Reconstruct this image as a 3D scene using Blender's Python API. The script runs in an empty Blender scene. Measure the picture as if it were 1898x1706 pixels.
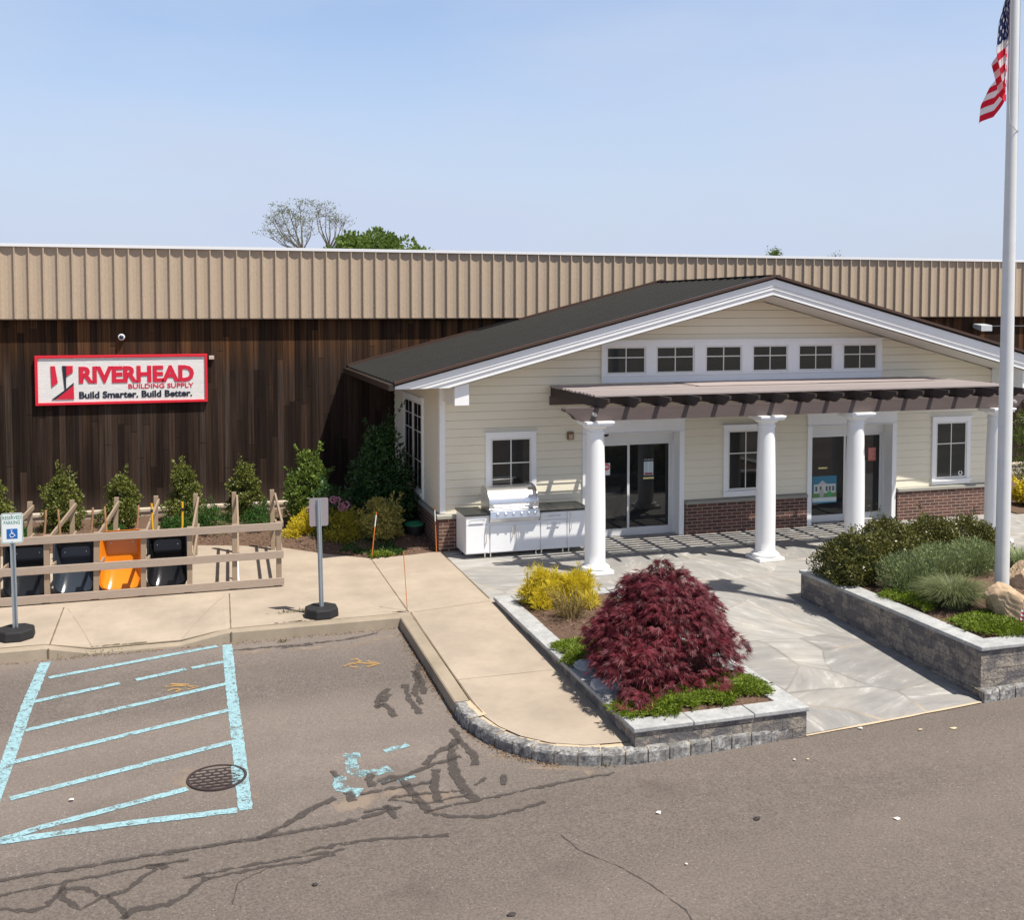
import bpy, math, random
import numpy as np
from mathutils import Vector, Matrix
R = math.radians
sc = bpy.context.scene
random.seed(7)
rng = np.random.default_rng(7)

# ------------------------------------------------------------------ camera
FPX, CXP, CYP, CAMH = 1965.0, 949.0, 664.0, 5.1
PITCH, YAW = R(2.7), R(17.1)
cam_d = bpy.data.cameras.new('camera')
cam = bpy.data.objects.new('camera', cam_d)
sc.collection.objects.link(cam)
cam.location = (0, 0, CAMH)
cam.rotation_euler = (R(90) - PITCH, 0, -YAW)
cam_d.sensor_width = 36
cam_d.lens = 36 * FPX / 1898
cam_d.shift_y = -(853 - CYP) / 1898
cam_d.clip_start, cam_d.clip_end = 0.2, 6000
sc.camera = cam

# ------------------------------------------------------------------ light
SUN_EL, SUN_AZ = R(63.5), R(131)          # azimuth in which shadows fall (from +X)
sd = Vector((-math.cos(SUN_AZ) * math.cos(SUN_EL), -math.sin(SUN_AZ) * math.cos(SUN_EL), math.sin(SUN_EL)))
world = bpy.data.worlds.new('World'); sc.world = world; world.use_nodes = True
wn = world.node_tree
bg = wn.nodes['Background']
sky = wn.nodes.new('ShaderNodeTexSky')
sky.sky_type = 'NISHITA'; sky.sun_disc = False
sky.sun_elevation = SUN_EL; sky.sun_rotation = math.atan2(sd.x, sd.y)
sky.altitude = 0; sky.air_density = 1.0; sky.dust_density = 2.0; sky.ozone_density = 5.0
def _w(t, **kw):
    n = wn.nodes.new(t)
    for k, v in kw.items(): setattr(n, k, v)
    return n
tint = _w('ShaderNodeMix', data_type='RGBA', blend_type='MULTIPLY'); tint.inputs[0].default_value = 1
wn.links.new(sky.outputs[0], tint.inputs[6]); tint.inputs[7].default_value = (1.08, .98, .92, 1)
tc = _w('ShaderNodeTexCoord'); sx = _w('ShaderNodeSeparateXYZ'); wn.links.new(tc.outputs['Generated'], sx.inputs[0])
mr = _w('ShaderNodeMapRange', interpolation_type='SMOOTHSTEP')       # pale haze of the air near the horizon
wn.links.new(sx.outputs[2], mr.inputs[0])
for i, v in ((1, .0), (2, .34), (3, .85), (4, 0.05)): mr.inputs[i].default_value = v
cn = _w('ShaderNodeTexNoise'); cn.inputs['Scale'].default_value = 2.2; cn.inputs['Detail'].default_value = 5      # thin high cloud
mp_ = _w('ShaderNodeMapping'); mp_.inputs['Scale'].default_value = (1, 1, 3.2); mp_.inputs['Location'].default_value = (.4, .2, 0); wn.links.new(tc.outputs['Generated'], mp_.inputs[0]); wn.links.new(mp_.outputs[0], cn.inputs[0])
cm_ = _w('ShaderNodeMapRange'); wn.links.new(cn.outputs[0], cm_.inputs[0])
for i, v in ((1, .40), (2, .68), (3, 0), (4, .5)): cm_.inputs[i].default_value = v
ad = _w('ShaderNodeMath', operation='ADD', use_clamp=True); wn.links.new(mr.outputs[0], ad.inputs[0]); wn.links.new(cm_.outputs[0], ad.inputs[1])
hz = _w('ShaderNodeMix', data_type='RGBA'); wn.links.new(ad.outputs[0], hz.inputs[0]); wn.links.new(tint.outputs[2], hz.inputs[6]); hz.inputs[7].default_value = (2.72, 3.10, 3.90, 1)
zd = _w('ShaderNodeMapRange', interpolation_type='SMOOTHSTEP'); wn.links.new(sx.outputs[2], zd.inputs[0])      # deeper sky overhead
for i, v in ((1, .26), (2, .75), (3, 1), (4, .36)): zd.inputs[i].default_value = v
zm = _w('ShaderNodeMix', data_type='RGBA', blend_type='MULTIPLY'); zm.inputs[0].default_value = 1; wn.links.new(hz.outputs[2], zm.inputs[6]); wn.links.new(zd.outputs[0], zm.inputs[7])
wn.links.new(zm.outputs[2], bg.inputs[0]); bg.inputs[1].default_value = 0.148
sl = bpy.data.lights.new('sun', 'SUN'); sl.energy = 4.4; sl.angle = R(0.53); sl.color = (1.0, 0.94, 0.85)
so = bpy.data.objects.new('sun', sl); sc.collection.objects.link(so)
so.rotation_euler = (-sd).to_track_quat('-Z', 'Y').to_euler(); so.location = (20, -20, 40)
sc.view_settings.view_transform = 'Standard'; sc.view_settings.look = 'None'
sc.view_settings.exposure = 0.57; sc.view_settings.gamma = 1
sc.cycles.max_bounces = 8; sc.cycles.transparent_max_bounces = 12

# ------------------------------------------------------------------ measuring helpers (picture pixel -> point on a real surface)
_f = np.array([math.sin(YAW) * math.cos(PITCH), math.cos(YAW) * math.cos(PITCH), -math.sin(PITCH)])
_r = np.array([math.cos(YAW), -math.sin(YAW), 0.0]); _u = np.cross(_r, _f)
_C = np.array([0, 0, CAMH])
def _ray(x, y): return _f + _r * (x - CXP) / FPX - _u * (y - CYP) / FPX
def G(x, y, z=0.0):
    d = _ray(x, y); return _C + d * ((z - CAMH) / d[2])
def PY(x, y, Y):
    d = _ray(x, y); return _C + d * (Y / d[1])
def zw(Y):                                  # walk level
    return 0.0 if Y >= 17.2 else (-.0225 * (17.2 - Y) if Y > 11 else (-.1395 - .012 * (11 - Y) if Y > 4 else -.2235))
def zr(Y): return zw(Y) - .17               # asphalt level
def GA(x, y, off=0.0):                      # pixel -> asphalt
    z = -.25
    for _ in range(25):
        p = G(x, y, z); z = zr(p[1])
    return np.array([p[0], p[1], z + off])

# ------------------------------------------------------------------ node helpers
def nn(nt, typ, _in=None, **kw):
    n = nt.nodes.new(typ)
    for k, v in kw.items(): setattr(n, k, v)
    for k, v in (_in or {}).items():
        s = n.inputs[k]
        if isinstance(v, bpy.types.NodeSocket): nt.links.new(v, s)
        else: s.default_value = v
    return n
def mth(nt, op, a, b=0.0, c=None):
    d = {0: a, 1: b}
    if c is not None: d[2] = c
    return nn(nt, 'ShaderNodeMath', d, operation=op).outputs[0]
def mixc(nt, f, a, b, bt='MIX'):
    n = nn(nt, 'ShaderNodeMix', data_type='RGBA', blend_type=bt)
    for i, v in ((0, f), (6, a), (7, b)):
        if isinstance(v, bpy.types.NodeSocket): nt.links.new(v, n.inputs[i])
        else: n.inputs[i].default_value = v if i == 0 else (tuple(v) + (1,) if len(v) == 3 else v)
    return n.outputs[2]
def pos(nt): return nn(nt, 'ShaderNodeNewGeometry').outputs['Position']
def smap(nt, vec, s): return nn(nt, 'ShaderNodeVectorMath', {0: vec, 1: s}, operation='MULTIPLY').outputs[0]
def noise(nt, vec, scale, detail=4, rough=.55, out=0):
    return nn(nt, 'ShaderNodeTexNoise', {'Vector': vec, 'Scale': scale, 'Detail': detail, 'Roughness': rough}).outputs[out]
def rmp(nt, f, lo, hi, a=0.0, b=1.0):
    return nn(nt, 'ShaderNodeMapRange', {0: f, 1: lo, 2: hi, 3: a, 4: b}).outputs[0]
def bump(nt, h, strength=.3, dist=.02):
    return nn(nt, 'ShaderNodeBump', {'Height': h, 'Strength': strength, 'Distance': dist}).outputs[0]
def newmat(name):
    m = bpy.data.materials.new(name); m.use_nodes = True
    nt = m.node_tree; return m, nt, nt.nodes['Principled BSDF']
def setp(nt, p, **kw):
    for k, v in kw.items():
        s = p.inputs[k.replace('_', ' ')]
        if isinstance(v, bpy.types.NodeSocket): nt.links.new(v, s)
        else: s.default_value = tuple(v) + (1,) if isinstance(v, (tuple, list)) and len(v) == 3 else v
def sca(c, k): return tuple(min(1, x * k) for x in c)
_MC = {}
def PM(name, c, rough=.6, metal=0, var=.14, scale=3, bmp=0.0, bscale=60, stretch=(1, 1, 1), fine=.06, coat=0.0, spec=.5):
    if name in _MC: return _MC[name]
    m, nt, p = newmat(name)
    v = smap(nt, pos(nt), stretch)
    col = mixc(nt, noise(nt, v, scale, 5), sca(c, 1 - var), sca(c, 1 + var))
    n2 = noise(nt, v, bscale, 3)
    col = mixc(nt, fine * 3, col, mixc(nt, n2, sca(c, .5), sca(c, 1.4)))
    setp(nt, p, Base_Color=col, Roughness=rmp(nt, n2, 0, 1, max(.02, rough - .08), min(1, rough + .08)), Metallic=metal)
    p.inputs['Coat Weight'].default_value = coat; p.inputs['Specular IOR Level'].default_value = spec
    if bmp: setp(nt, p, Normal=bump(nt, n2, bmp, .01))
    _MC[name] = m; return m

# ------------------------------------------------------------------ mesh helpers
ORG = {}
class MB:
    def __init__(s, T=None): s.v = []; s.f = []; s.m = []; s.T = T; s.pc = []
    def add(s, vs, fs, mi=0):
        o = len(s.v); s.pc.append((o, len(s.f))); s.v += [tuple(map(float, p)) for p in vs]
        s.f += [tuple(i + o for i in f) for f in fs]; s.m += [mi] * len(fs); return s
    def box(s, x0, x1, y0, y1, z0, z1, mi=0):
        x0, x1 = sorted((x0, x1)); y0, y1 = sorted((y0, y1)); z0, z1 = sorted((z0, z1))
        return s.add([(x0, y0, z0), (x1, y0, z0), (x1, y1, z0), (x0, y1, z0), (x0, y0, z1), (x1, y0, z1), (x1, y1, z1), (x0, y1, z1)],
                     [(0, 3, 2, 1), (4, 5, 6, 7), (0, 1, 5, 4), (1, 2, 6, 5), (2, 3, 7, 6), (3, 0, 4, 7)], mi)
    def bar(s, a, b, w, h, up=(0, 0, 1), mi=0):       # box along a->b, w sideways, h along up
        a = np.array(a, float); b = np.array(b, float); d = (b - a) / np.linalg.norm(b - a)
        sd_ = np.cross(d, up); sd_ /= np.linalg.norm(sd_); u = np.cross(sd_, d)
        vs = []
        for p in (a, b):
            for i, j in ((-1, -1), (1, -1), (1, 1), (-1, 1)): vs.append(p + sd_ * i * w / 2 + u * j * h / 2)
        return s.add(vs, [(0, 1, 2, 3), (7, 6, 5, 4), (0, 4, 5, 1), (1, 5, 6, 2), (2, 6, 7, 3), (3, 7, 4, 0)], mi)
    def prism(s, poly, y0, y1, axes='xz', mi=0):       # polygon extruded along the third axis
        n = len(poly); vs = []
        for t in (y0, y1):
            for a, b in poly:
                vs.append({'xz': (a, t, b), 'xy': (a, b, t), 'yz': (t, a, b)}[axes])
        fs = [tuple(range(n)), tuple(range(2 * n - 1, n - 1, -1))]
        fs += [(i, (i + 1) % n, n + (i + 1) % n, n + i)[::-1] for i in range(n)]
        return s.add(vs, fs, mi)
    def tube(s, pts, rad, seg=8, cap=True, mi=0):
        pts = [np.array(p, float) for p in pts]; n = len(pts)
        rad = [rad] * n if np.isscalar(rad) else rad
        vs = []; ref = np.array([.31, .95, .02])
        for i, p in enumerate(pts):
            d = pts[min(i + 1, n - 1)] - pts[max(i - 1, 0)]; d = d / (np.linalg.norm(d) + 1e-9)
            a = np.cross(d, ref)
            if np.linalg.norm(a) < .1: a = np.cross(d, (1, 0, 0))
            a /= np.linalg.norm(a); b = np.cross(d, a)
            for k in range(seg):
                t = 2 * math.pi * k / seg; vs.append(p + (a * math.cos(t) + b * math.sin(t)) * rad[i])
        fs = [(i * seg + k, i * seg + (k + 1) % seg, (i + 1) * seg + (k + 1) % seg, (i + 1) * seg + k) for i in range(n - 1) for k in range(seg)]
        if cap: fs += [tuple(range(seg))[::-1], tuple((n - 1) * seg + k for k in range(seg))]
        return s.add(vs, fs, mi)
    def lathe(s, prof, c, seg=32, mi=0):               # profile of (r, z)
        vs = []; n = len(prof)
        for r, z in prof:
            for k in range(seg):
                t = 2 * math.pi * k / seg; vs.append((c[0] + r * math.cos(t), c[1] + r * math.sin(t), c[2] + z))
        fs = [(i * seg + k, i * seg + (k + 1) % seg, (i + 1) * seg + (k + 1) % seg, (i + 1) * seg + k) for i in range(n - 1) for k in range(seg)]
        fs += [tuple(range(seg))[::-1], tuple((n - 1) * seg + k for k in range(seg))]
        return s.add(vs, fs, mi)
    def each(s, name, mat, parent=None, **kw):         # one object per piece
        pc = s.pc + [(len(s.v), len(s.f))]; out = []
        for (v0, f0), (v1, f1) in zip(pc[:-1], pc[1:]):
            b = MB(s.T); b.v = s.v[v0:v1]; b.f = [tuple(i - v0 for i in f) for f in s.f[f0:f1]]; b.m = s.m[f0:f1]; out.append(b.build(name, mat, parent, **kw))
        return out
    def build(s, name, mat, parent=None, origin=None, smooth=False, bevel=0.0, solid=0.0):
        me = bpy.data.meshes.new(name)
        org = ORG.get(parent.name, (0, 0, 0)) if parent else (origin or (0, 0, 0))
        V = np.array(s.v, float)
        if s.T is not None: V = V @ np.array(s.T.to_3x3()).T + np.array(s.T.translation)
        me.from_pydata((V - np.array(org)).tolist(), [], s.f)
        for m in (mat if isinstance(mat, (list, tuple)) else [mat]): me.materials.append(m)
        if any(s.m): me.polygons.foreach_set('material_index', s.m)
        me.validate(); me.update()
        o = bpy.data.objects.new(name, me); sc.collection.objects.link(o)
        if parent: o.parent = parent
        else: o.location = org
        ORG[o.name] = tuple(org)
        if smooth is True: me.polygons.foreach_set('use_smooth', [True] * len(me.polygons))
        elif smooth: me.shade_smooth_by_angle(R(smooth)) if hasattr(me, 'shade_smooth_by_angle') else me.polygons.foreach_set('use_smooth', [True] * len(me.polygons))
        if smooth and smooth is not True: me.set_sharp_from_angle(angle=R(smooth))
        if solid:
            md = o.modifiers.new('solid', 'SOLIDIFY'); md.thickness = solid; md.offset = 0
        if bevel:
            md = o.modifiers.new('bevel', 'BEVEL'); md.width = bevel; md.segments = 2; md.limit_method = 'ANGLE'
        return o
def tag(o, label=None, cat=None, group=None, kind=None):
    for k, v in (('label', label), ('category', cat), ('group', group), ('kind', kind)):
        if v: o[k] = v
    return o
def thing(name, label, cat, loc=(0, 0, 0), group=None):
    o = bpy.data.objects.new(name, None); sc.collection.objects.link(o)
    o.location = loc; o.empty_display_size = .2; ORG[o.name] = tuple(map(float, loc))
    return tag(o, label, cat, group)
def struct(o): o['kind'] = 'structure'; return o
def copy_tree(o, parent=None):
    c = o.copy(); sc.collection.objects.link(c)
    if parent: c.parent = parent
    for ch in list(o.children): copy_tree(ch, c)
    return c
_TXT = {}
def text(s, x0, x1, z0, z1, y, mat, parent, name='lettering', bold=.0, depth=.01, T=None, origin=None):
    cu = bpy.data.curves.new(name, 'FONT'); cu.body = s; cu.extrude = .05; cu.offset = bold; cu.resolution_u = 3
    tmp = bpy.data.objects.new('tmp_text', cu); sc.collection.objects.link(tmp)
    dg = bpy.context.evaluated_depsgraph_get(); dg.update()
    me = bpy.data.meshes.new_from_object(tmp.evaluated_get(dg))
    bpy.data.objects.remove(tmp)
    n = len(me.vertices); co = np.empty(n * 3); me.vertices.foreach_get('co', co); co = co.reshape(-1, 3)
    lo, hi = co.min(0), co.max(0)
    X = x0 + (co[:, 0] - lo[0]) / (hi[0] - lo[0]) * (x1 - x0)
    Z = z0 + (co[:, 1] - lo[1]) / (hi[1] - lo[1]) * (z1 - z0)
    Y = y - (co[:, 2] - lo[2]) / (hi[2] - lo[2]) * depth
    V = np.stack([X, Y, Z], 1)
    if T is not None: V = V @ np.array(T.to_3x3()).T + np.array(T.translation)
    org = ORG.get(parent.name, (0, 0, 0)) if parent else (0, 0, 0)
    me.vertices.foreach_set('co', (V - np.array(org)).ravel()); me.materials.clear(); me.materials.append(mat); me.update()
    o = bpy.data.objects.new(name, me); sc.collection.objects.link(o)
    if parent: o.parent = parent
    ORG[o.name] = tuple(org); return o

# ------------------------------------------------------------------ foliage helpers
def nrm(a): return a / (np.linalg.norm(a, axis=1, keepdims=True) + 1e-9)
def leafmat(name, c, c2=None, rough=.5, trans=.28, clump=2.2):
    if name in _MC: return _MC[name]
    m, nt, p = newmat(name); c2 = c2 or sca(c, 1.7)
    g = nn(nt, 'ShaderNodeNewGeometry')
    k = rmp(nt, noise(nt, g.outputs['Position'], clump, 3), .3, .7)
    k = mth(nt, 'ADD', mth(nt, 'MULTIPLY', k, .5), mth(nt, 'MULTIPLY', g.outputs['Random Per Island'], .5))
    col = mixc(nt, k, sca(c, .65), c2)
    setp(nt, p, Base_Color=col, Roughness=rough); p.inputs['Specular IOR Level'].default_value = .35
    tr = nn(nt, 'ShaderNodeBsdfTranslucent', {'Color': mixc(nt, .5, col, sca(c2, 1.3))})
    mx = nn(nt, 'ShaderNodeMixShader', {0: trans, 1: p.outputs[0], 2: tr.outputs[0]})
    nt.links.new(mx.outputs[0], nt.nodes['Material Output'].inputs[0])
    _MC[name] = m; return m
def leaf_mesh(name, C, D, L, W, mat, parent=None, origin=(0, 0, 0), S=None, mid=.45):
    n = len(C); D = nrm(D)
    if S is None: S = rng.normal(size=(n, 3))
    S = nrm(np.cross(D, S)); L = np.broadcast_to(L, (n,))[:, None]; W = np.broadcast_to(W, (n,))[:, None]
    nb = np.cross(S, D)
    V = np.stack([C, C + D * L * mid + S * W / 2 + nb * W * .12, C + D * L, C + D * L * mid - S * W / 2 + nb * W * .12], 1).reshape(-1, 3)
    org = ORG.get(parent.name, (0, 0, 0)) if parent else origin
    V = V - np.array(org)
    me = bpy.data.meshes.new(name)
    me.vertices.add(4 * n); me.vertices.foreach_set('co', V.ravel())
    me.loops.add(4 * n); me.loops.foreach_set('vertex_index', np.arange(4 * n, dtype=np.int32))
    me.polygons.add(n); me.polygons.foreach_set('loop_start', np.arange(0, 4 * n, 4, dtype=np.int32))
    me.materials.append(mat); me.update(calc_edges=True); me.validate()
    o = bpy.data.objects.new(name, me); sc.collection.objects.link(o)
    if parent: o.parent = parent
    else: o.location = origin
    ORG[o.name] = tuple(org); return o
def sph(n): return nrm(rng.normal(size=(n, 3)))
def clump_leaves(cl, n, fill=.5):
    cl = np.array(cl); pr = cl[:, 3] ** 2; idx = rng.choice(len(cl), n, p=pr / pr.sum())
    d = sph(n); rr = cl[idx, 3] * (fill + (1 - fill) * rng.random(n) ** .6)
    return cl[idx, :3] + d * rr[:, None] * np.array([1, 1, .85]), d
PROF = {'cone': lambda t: (1 - t) ** .75 * .95 + .12, 'round': lambda t: math.sqrt(max(.02, 1 - (1.7 * t - .7) ** 2)) if t < 1 else .1,
        'mound': lambda t: math.sqrt(max(.03, 1 - t * t)), 'egg': lambda t: (math.sin(math.pi * min(1, (t * .85 + .15))) ** .7)}
def shrub(name, label, cat, base, w, h, mat, prof='round', n=2600, L=.075, W=.04, group=None, m=46, d=None, up=.3, fill=.45, stem=None, cr=.17, z0=.08, shoots=9):
    d = d or w; t = thing(name, label, cat, base, group); cl = []
    for i in range(m):
        k = (i + rng.random()) / m; k = k ** .9; r = PROF[prof](k); a = rng.random() * 2 * math.pi; q = .25 + .7 * rng.random() ** .5
        cl.append((base[0] + math.cos(a) * w / 2 * r * q * .85, base[1] + math.sin(a) * d / 2 * r * q * .85, base[2] + h * (z0 + k * (.94 - z0)), cr * w * (.55 + .8 * rng.random()) * (1 - .45 * k)))
    C, o = clump_leaves(cl, n, fill)
    for i in range(shoots):                            # loose shoots that break the outline
        c = cl[rng.integers(m // 3, m)]; dv = nrm(np.array([[c[0] - base[0], c[1] - base[1], .35 * h + .4 * w * rng.random()]]))[0] + rng.normal(size=3) * .2; ln = (.10 + .14 * rng.random()) * (w + h) / 2; q_ = 26
        f_ = rng.random(q_); P_ = np.array(c[:3]) + dv * (c[3] * .7 + f_[:, None] * ln) + rng.normal(size=(q_, 3)) * .018; C = np.vstack([C, P_]); o = np.vstack([o, dv + rng.normal(size=(q_, 3)) * .8])
    keep = C[:, 2] > base[2] + .01; C, o = C[keep], o[keep]; n = len(C)
    D = o * .7 + rng.normal(size=(n, 3)) * .45 + np.array([0, 0, up])
    leaf_mesh('foliage', C, D, L * (.7 + .6 * rng.random(n)), W * (.7 + .6 * rng.random(n)), mat, t, S=rng.normal(size=(n, 3)) * .6 + o)
    sb = MB()
    for i in range(0, m, 4):
        c = cl[i]; b = np.array(base); e = np.array(c[:3]); mdp = (b + e) / 2 + np.array([0, 0, .1 * h])
        sb.tube([b + rng.normal(size=3) * .03 * np.array([1, 1, 0]), mdp, e], [.018, .012, .005], 5, mi=0)
    sb.build('stem', stem or BARK, t, smooth=True)
    return t
def inpoly(P, poly):
    x, y = P[:, 0], P[:, 1]; c = np.zeros(len(P), bool); n = len(poly)
    for i in range(n):
        x0, y0 = poly[i]; x1, y1 = poly[(i + 1) % n]
        k = ((y0 > y) != (y1 > y)) & (x < (x1 - x0) * (y - y0) / (y1 - y0 + 1e-12) + x0); c ^= k
    return c
def carpet(name, label, cat, pix, z, n, mat, hgt=.12, L=.1, W=.035, group=None, jit=.07):
    """creeping plant inside an outline on the soil"""
    P = np.array([G(x, y, z)[:2] for x, y in pix]); lo, hi = P.min(0), P.max(0)
    q = lo + rng.random((n * 4, 2)) * (hi - lo); q = q[inpoly(q + rng.normal(size=q.shape) * jit * .5, P)][:n]; n = len(q)
    ce = P.mean(0); o = np.zeros((n, 3)); o[:, :2] = nrm(q - ce)
    lump = .5 + .5 * np.sin(q[:, 0] * 11 + 1) * np.sin(q[:, 1] * 13 + 2)
    C = np.zeros((n, 3)); C[:, :2] = q; C[:, 2] = z + .012 + rng.random(n) * hgt * (.35 + .65 * lump)
    D = o * .8 + rng.normal(size=(n, 3)) * .6 + np.array([0, 0, .25])
    EC, ED = [], []                                   # sprigs creeping out over the edge
    for k in range(len(P)):
        A, B_ = P[k], P[(k + 1) % len(P)]; ln = np.linalg.norm(B_ - A)
        for j in range(int(ln / .07) + 1):
            s0 = A + (B_ - A) * rng.random(); od = s0 - ce; od = od / (np.linalg.norm(od) + 1e-6); an = rng.normal() * .6; od = np.array([od[0] * math.cos(an) - od[1] * math.sin(an), od[0] * math.sin(an) + od[1] * math.cos(an)]); fl = .05 + .13 * rng.random()
            for q_ in range(26):
                f_ = rng.random(); p_ = s0 + od * (fl * f_ - .04); EC.append((p_[0] + rng.normal() * .012, p_[1] + rng.normal() * .012, z + .008 + (.05 * (1 - f_) + .01) * rng.random())); ED.append((od[0] + rng.normal() * .6, od[1] + rng.normal() * .6, .15 + .2 * rng.random()))
    C = np.vstack([C, EC]); D = np.vstack([D, ED]); n = len(C)
    t = leaf_mesh(name, C, D, L * (.6 + .7 * rng.random(n)), W * (.7 + .6 * rng.random(n)), mat, origin=(ce[0], ce[1], z))
    return tag(t, label, cat, group)
def blades(name, label, cat, base, n, length, spread, mat, group=None, wid=.009, droop=.55, rad=.12, steps=5):
    b = np.array(base); mb = MB()
    for i in range(n):
        a = rng.random() * 6.283; r0 = rad * rng.random() ** .5; Ln = length * (.55 + .55 * rng.random()); out = spread * (.25 + .9 * rng.random())
        d = np.array([math.cos(a), math.sin(a), 0]); s = np.array([-d[1], d[0], 0]); p0 = b + d * r0 * 1.0; vs = []
        for k in range(steps + 1):
            t = k / steps; p = p0 + d * out * t ** 1.6 + np.array([0, 0, Ln * (t - droop * t ** 2.6 * (.5 + out / spread * .6))])
            p[2] = max(p[2], b[2] + .01); w = wid * (1 - t * .8); vs += [p - s * w, p + s * w]
        mb.add(vs, [(2 * k, 2 * k + 1, 2 * k + 3, 2 * k + 2) for k in range(steps)])
    return tag(mb.build(name, mat, origin=tuple(base)), label, cat, group)

# ------------------------------------------------------------------ materials of the ground
def mat_asphalt(name, base, grit, patchy=.12):
    m, nt, p = newmat(name); P = pos(nt)
    big = noise(nt, P, .45, 5, .6); mid = noise(nt, P, 3.5, 4); fine = noise(nt, P, 34, 4, .75)
    vo = nn(nt, 'ShaderNodeTexVoronoi', {'Vector': P, 'Scale': 30.0}); spk = rmp(nt, vo.outputs['Distance'], 0, .32, 1, 0)
    sp = nn(nt, 'ShaderNodeSeparateColor', {0: vo.outputs['Color']}).outputs[0]
    col = mixc(nt, rmp(nt, big, .3, .7), sca(base, 1 - patchy), sca(base, 1 + patchy))
    col = mixc(nt, rmp(nt, mid, .35, .65), sca(base, .9), col)
    col = mixc(nt, rmp(nt, fine, .3, .7), mixc(nt, .5, col, (.02, .02, .02)), mixc(nt, .16, col, (.4, .36, .32)))
    lite = mth(nt, 'MULTIPLY', spk, rmp(nt, sp, 1 - grit, 1 - grit + .12))
    col = mixc(nt, mth(nt, 'MULTIPLY', lite, .8), col, (.40, .345, .30))
    dark = mth(nt, 'MULTIPLY', spk, rmp(nt, sp, .34, .24))
    col = mixc(nt, mth(nt, 'MULTIPLY', dark, .65), col, (.03, .027, .025))
    oil = nn(nt, 'ShaderNodeTexVoronoi', {'Vector': nn(nt, 'ShaderNodeVectorMath', {0: P, 1: nn(nt, 'ShaderNodeTexNoise', {'Vector': P, 'Scale': 3.0, 'Detail': 4.0}).outputs['Color']}, operation='ADD').outputs[0], 'Scale': .8})
    om = mth(nt, 'MULTIPLY', rmp(nt, oil.outputs['Distance'], .05, .30, 1, 0), rmp(nt, nn(nt, 'ShaderNodeSeparateColor', {0: oil.outputs['Color']}).outputs[1], .62, .8))
    col = mixc(nt, mth(nt, 'MULTIPLY', om, .42), col, sca(base, .42))                 # old drips and stains
    lane = noise(nt, smap(nt, P, (.05, .55, 1)), 1.0, 1, .5); col = mixc(nt, rmp(nt, lane, .42, .66), col, mixc(nt, .22, col, (.34, .28, .24)))    # worn, dusty lanes along the drive
    setp(nt, p, Base_Color=col, Roughness=.9, Normal=bump(nt, mth(nt, 'ADD', fine, spk), .45, .008))
    p.inputs['Specular IOR Level'].default_value = .25
    return m
A_OLD = mat_asphalt('old_asphalt', (.158, .131, .114), .34, .24)
A_NEW = mat_asphalt('road_asphalt', (.152, .123, .105), .16, .12)
def mat_concrete(name, base, stain=.16):
    m, nt, p = newmat(name); P = pos(nt)
    a = noise(nt, P, .9, 6, .65); b = noise(nt, P, 9, 4); f = noise(nt, P, 130, 2)
    col = mixc(nt, rmp(nt, a, .3, .7), sca(base, 1 - stain), sca(base, 1 + stain * .6))
    col = mixc(nt, mth(nt, 'MULTIPLY', rmp(nt, b, .52, .72), .22), col, sca(base, .72))
    col = mixc(nt, .14, col, mixc(nt, f, sca(base, .4), sca(base, 1.5)))
    setp(nt, p, Base_Color=col, Roughness=.88, Normal=bump(nt, mth(nt, 'ADD', f, mth(nt, 'MULTIPLY', b, .6)), .2, .004))
    p.inputs['Specular IOR Level'].default_value = .3
    return m
CONC = mat_concrete('walk_concrete', (.385, .322, .252), .24)
KERBC = mat_concrete('kerb_concrete', (.33, .275, .205), .3)
FAINT = PM('faint_joint', (.26, .20, .14), .95, var=.35, scale=6)
JOINT = PM('joint_dirt', (.16, .12, .075), .95, var=.35, scale=6)
TAR = PM('tar', (.075, .062, .058), .8, var=.25, scale=5)
MULCH = PM('mulch', (.12, .072, .046), .95, var=.5, scale=7, bmp=.8, bscale=70, fine=.2)
CHIP = leafmat('mulch_chip', (.15, .09, .06), (.30, .20, .145), .9, 0.0, 5)
BARK = PM('bark', (.10, .075, .05), .9, var=.3, scale=9)
WHITE = PM('white_trim', (.83, .835, .83), .5, var=.06, scale=1.4, fine=.03, stretch=(2, 2, .6))
CREAM = PM('siding_paint', (.78, .715, .565), .6, var=.045, scale=1.3, fine=.02)
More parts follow.
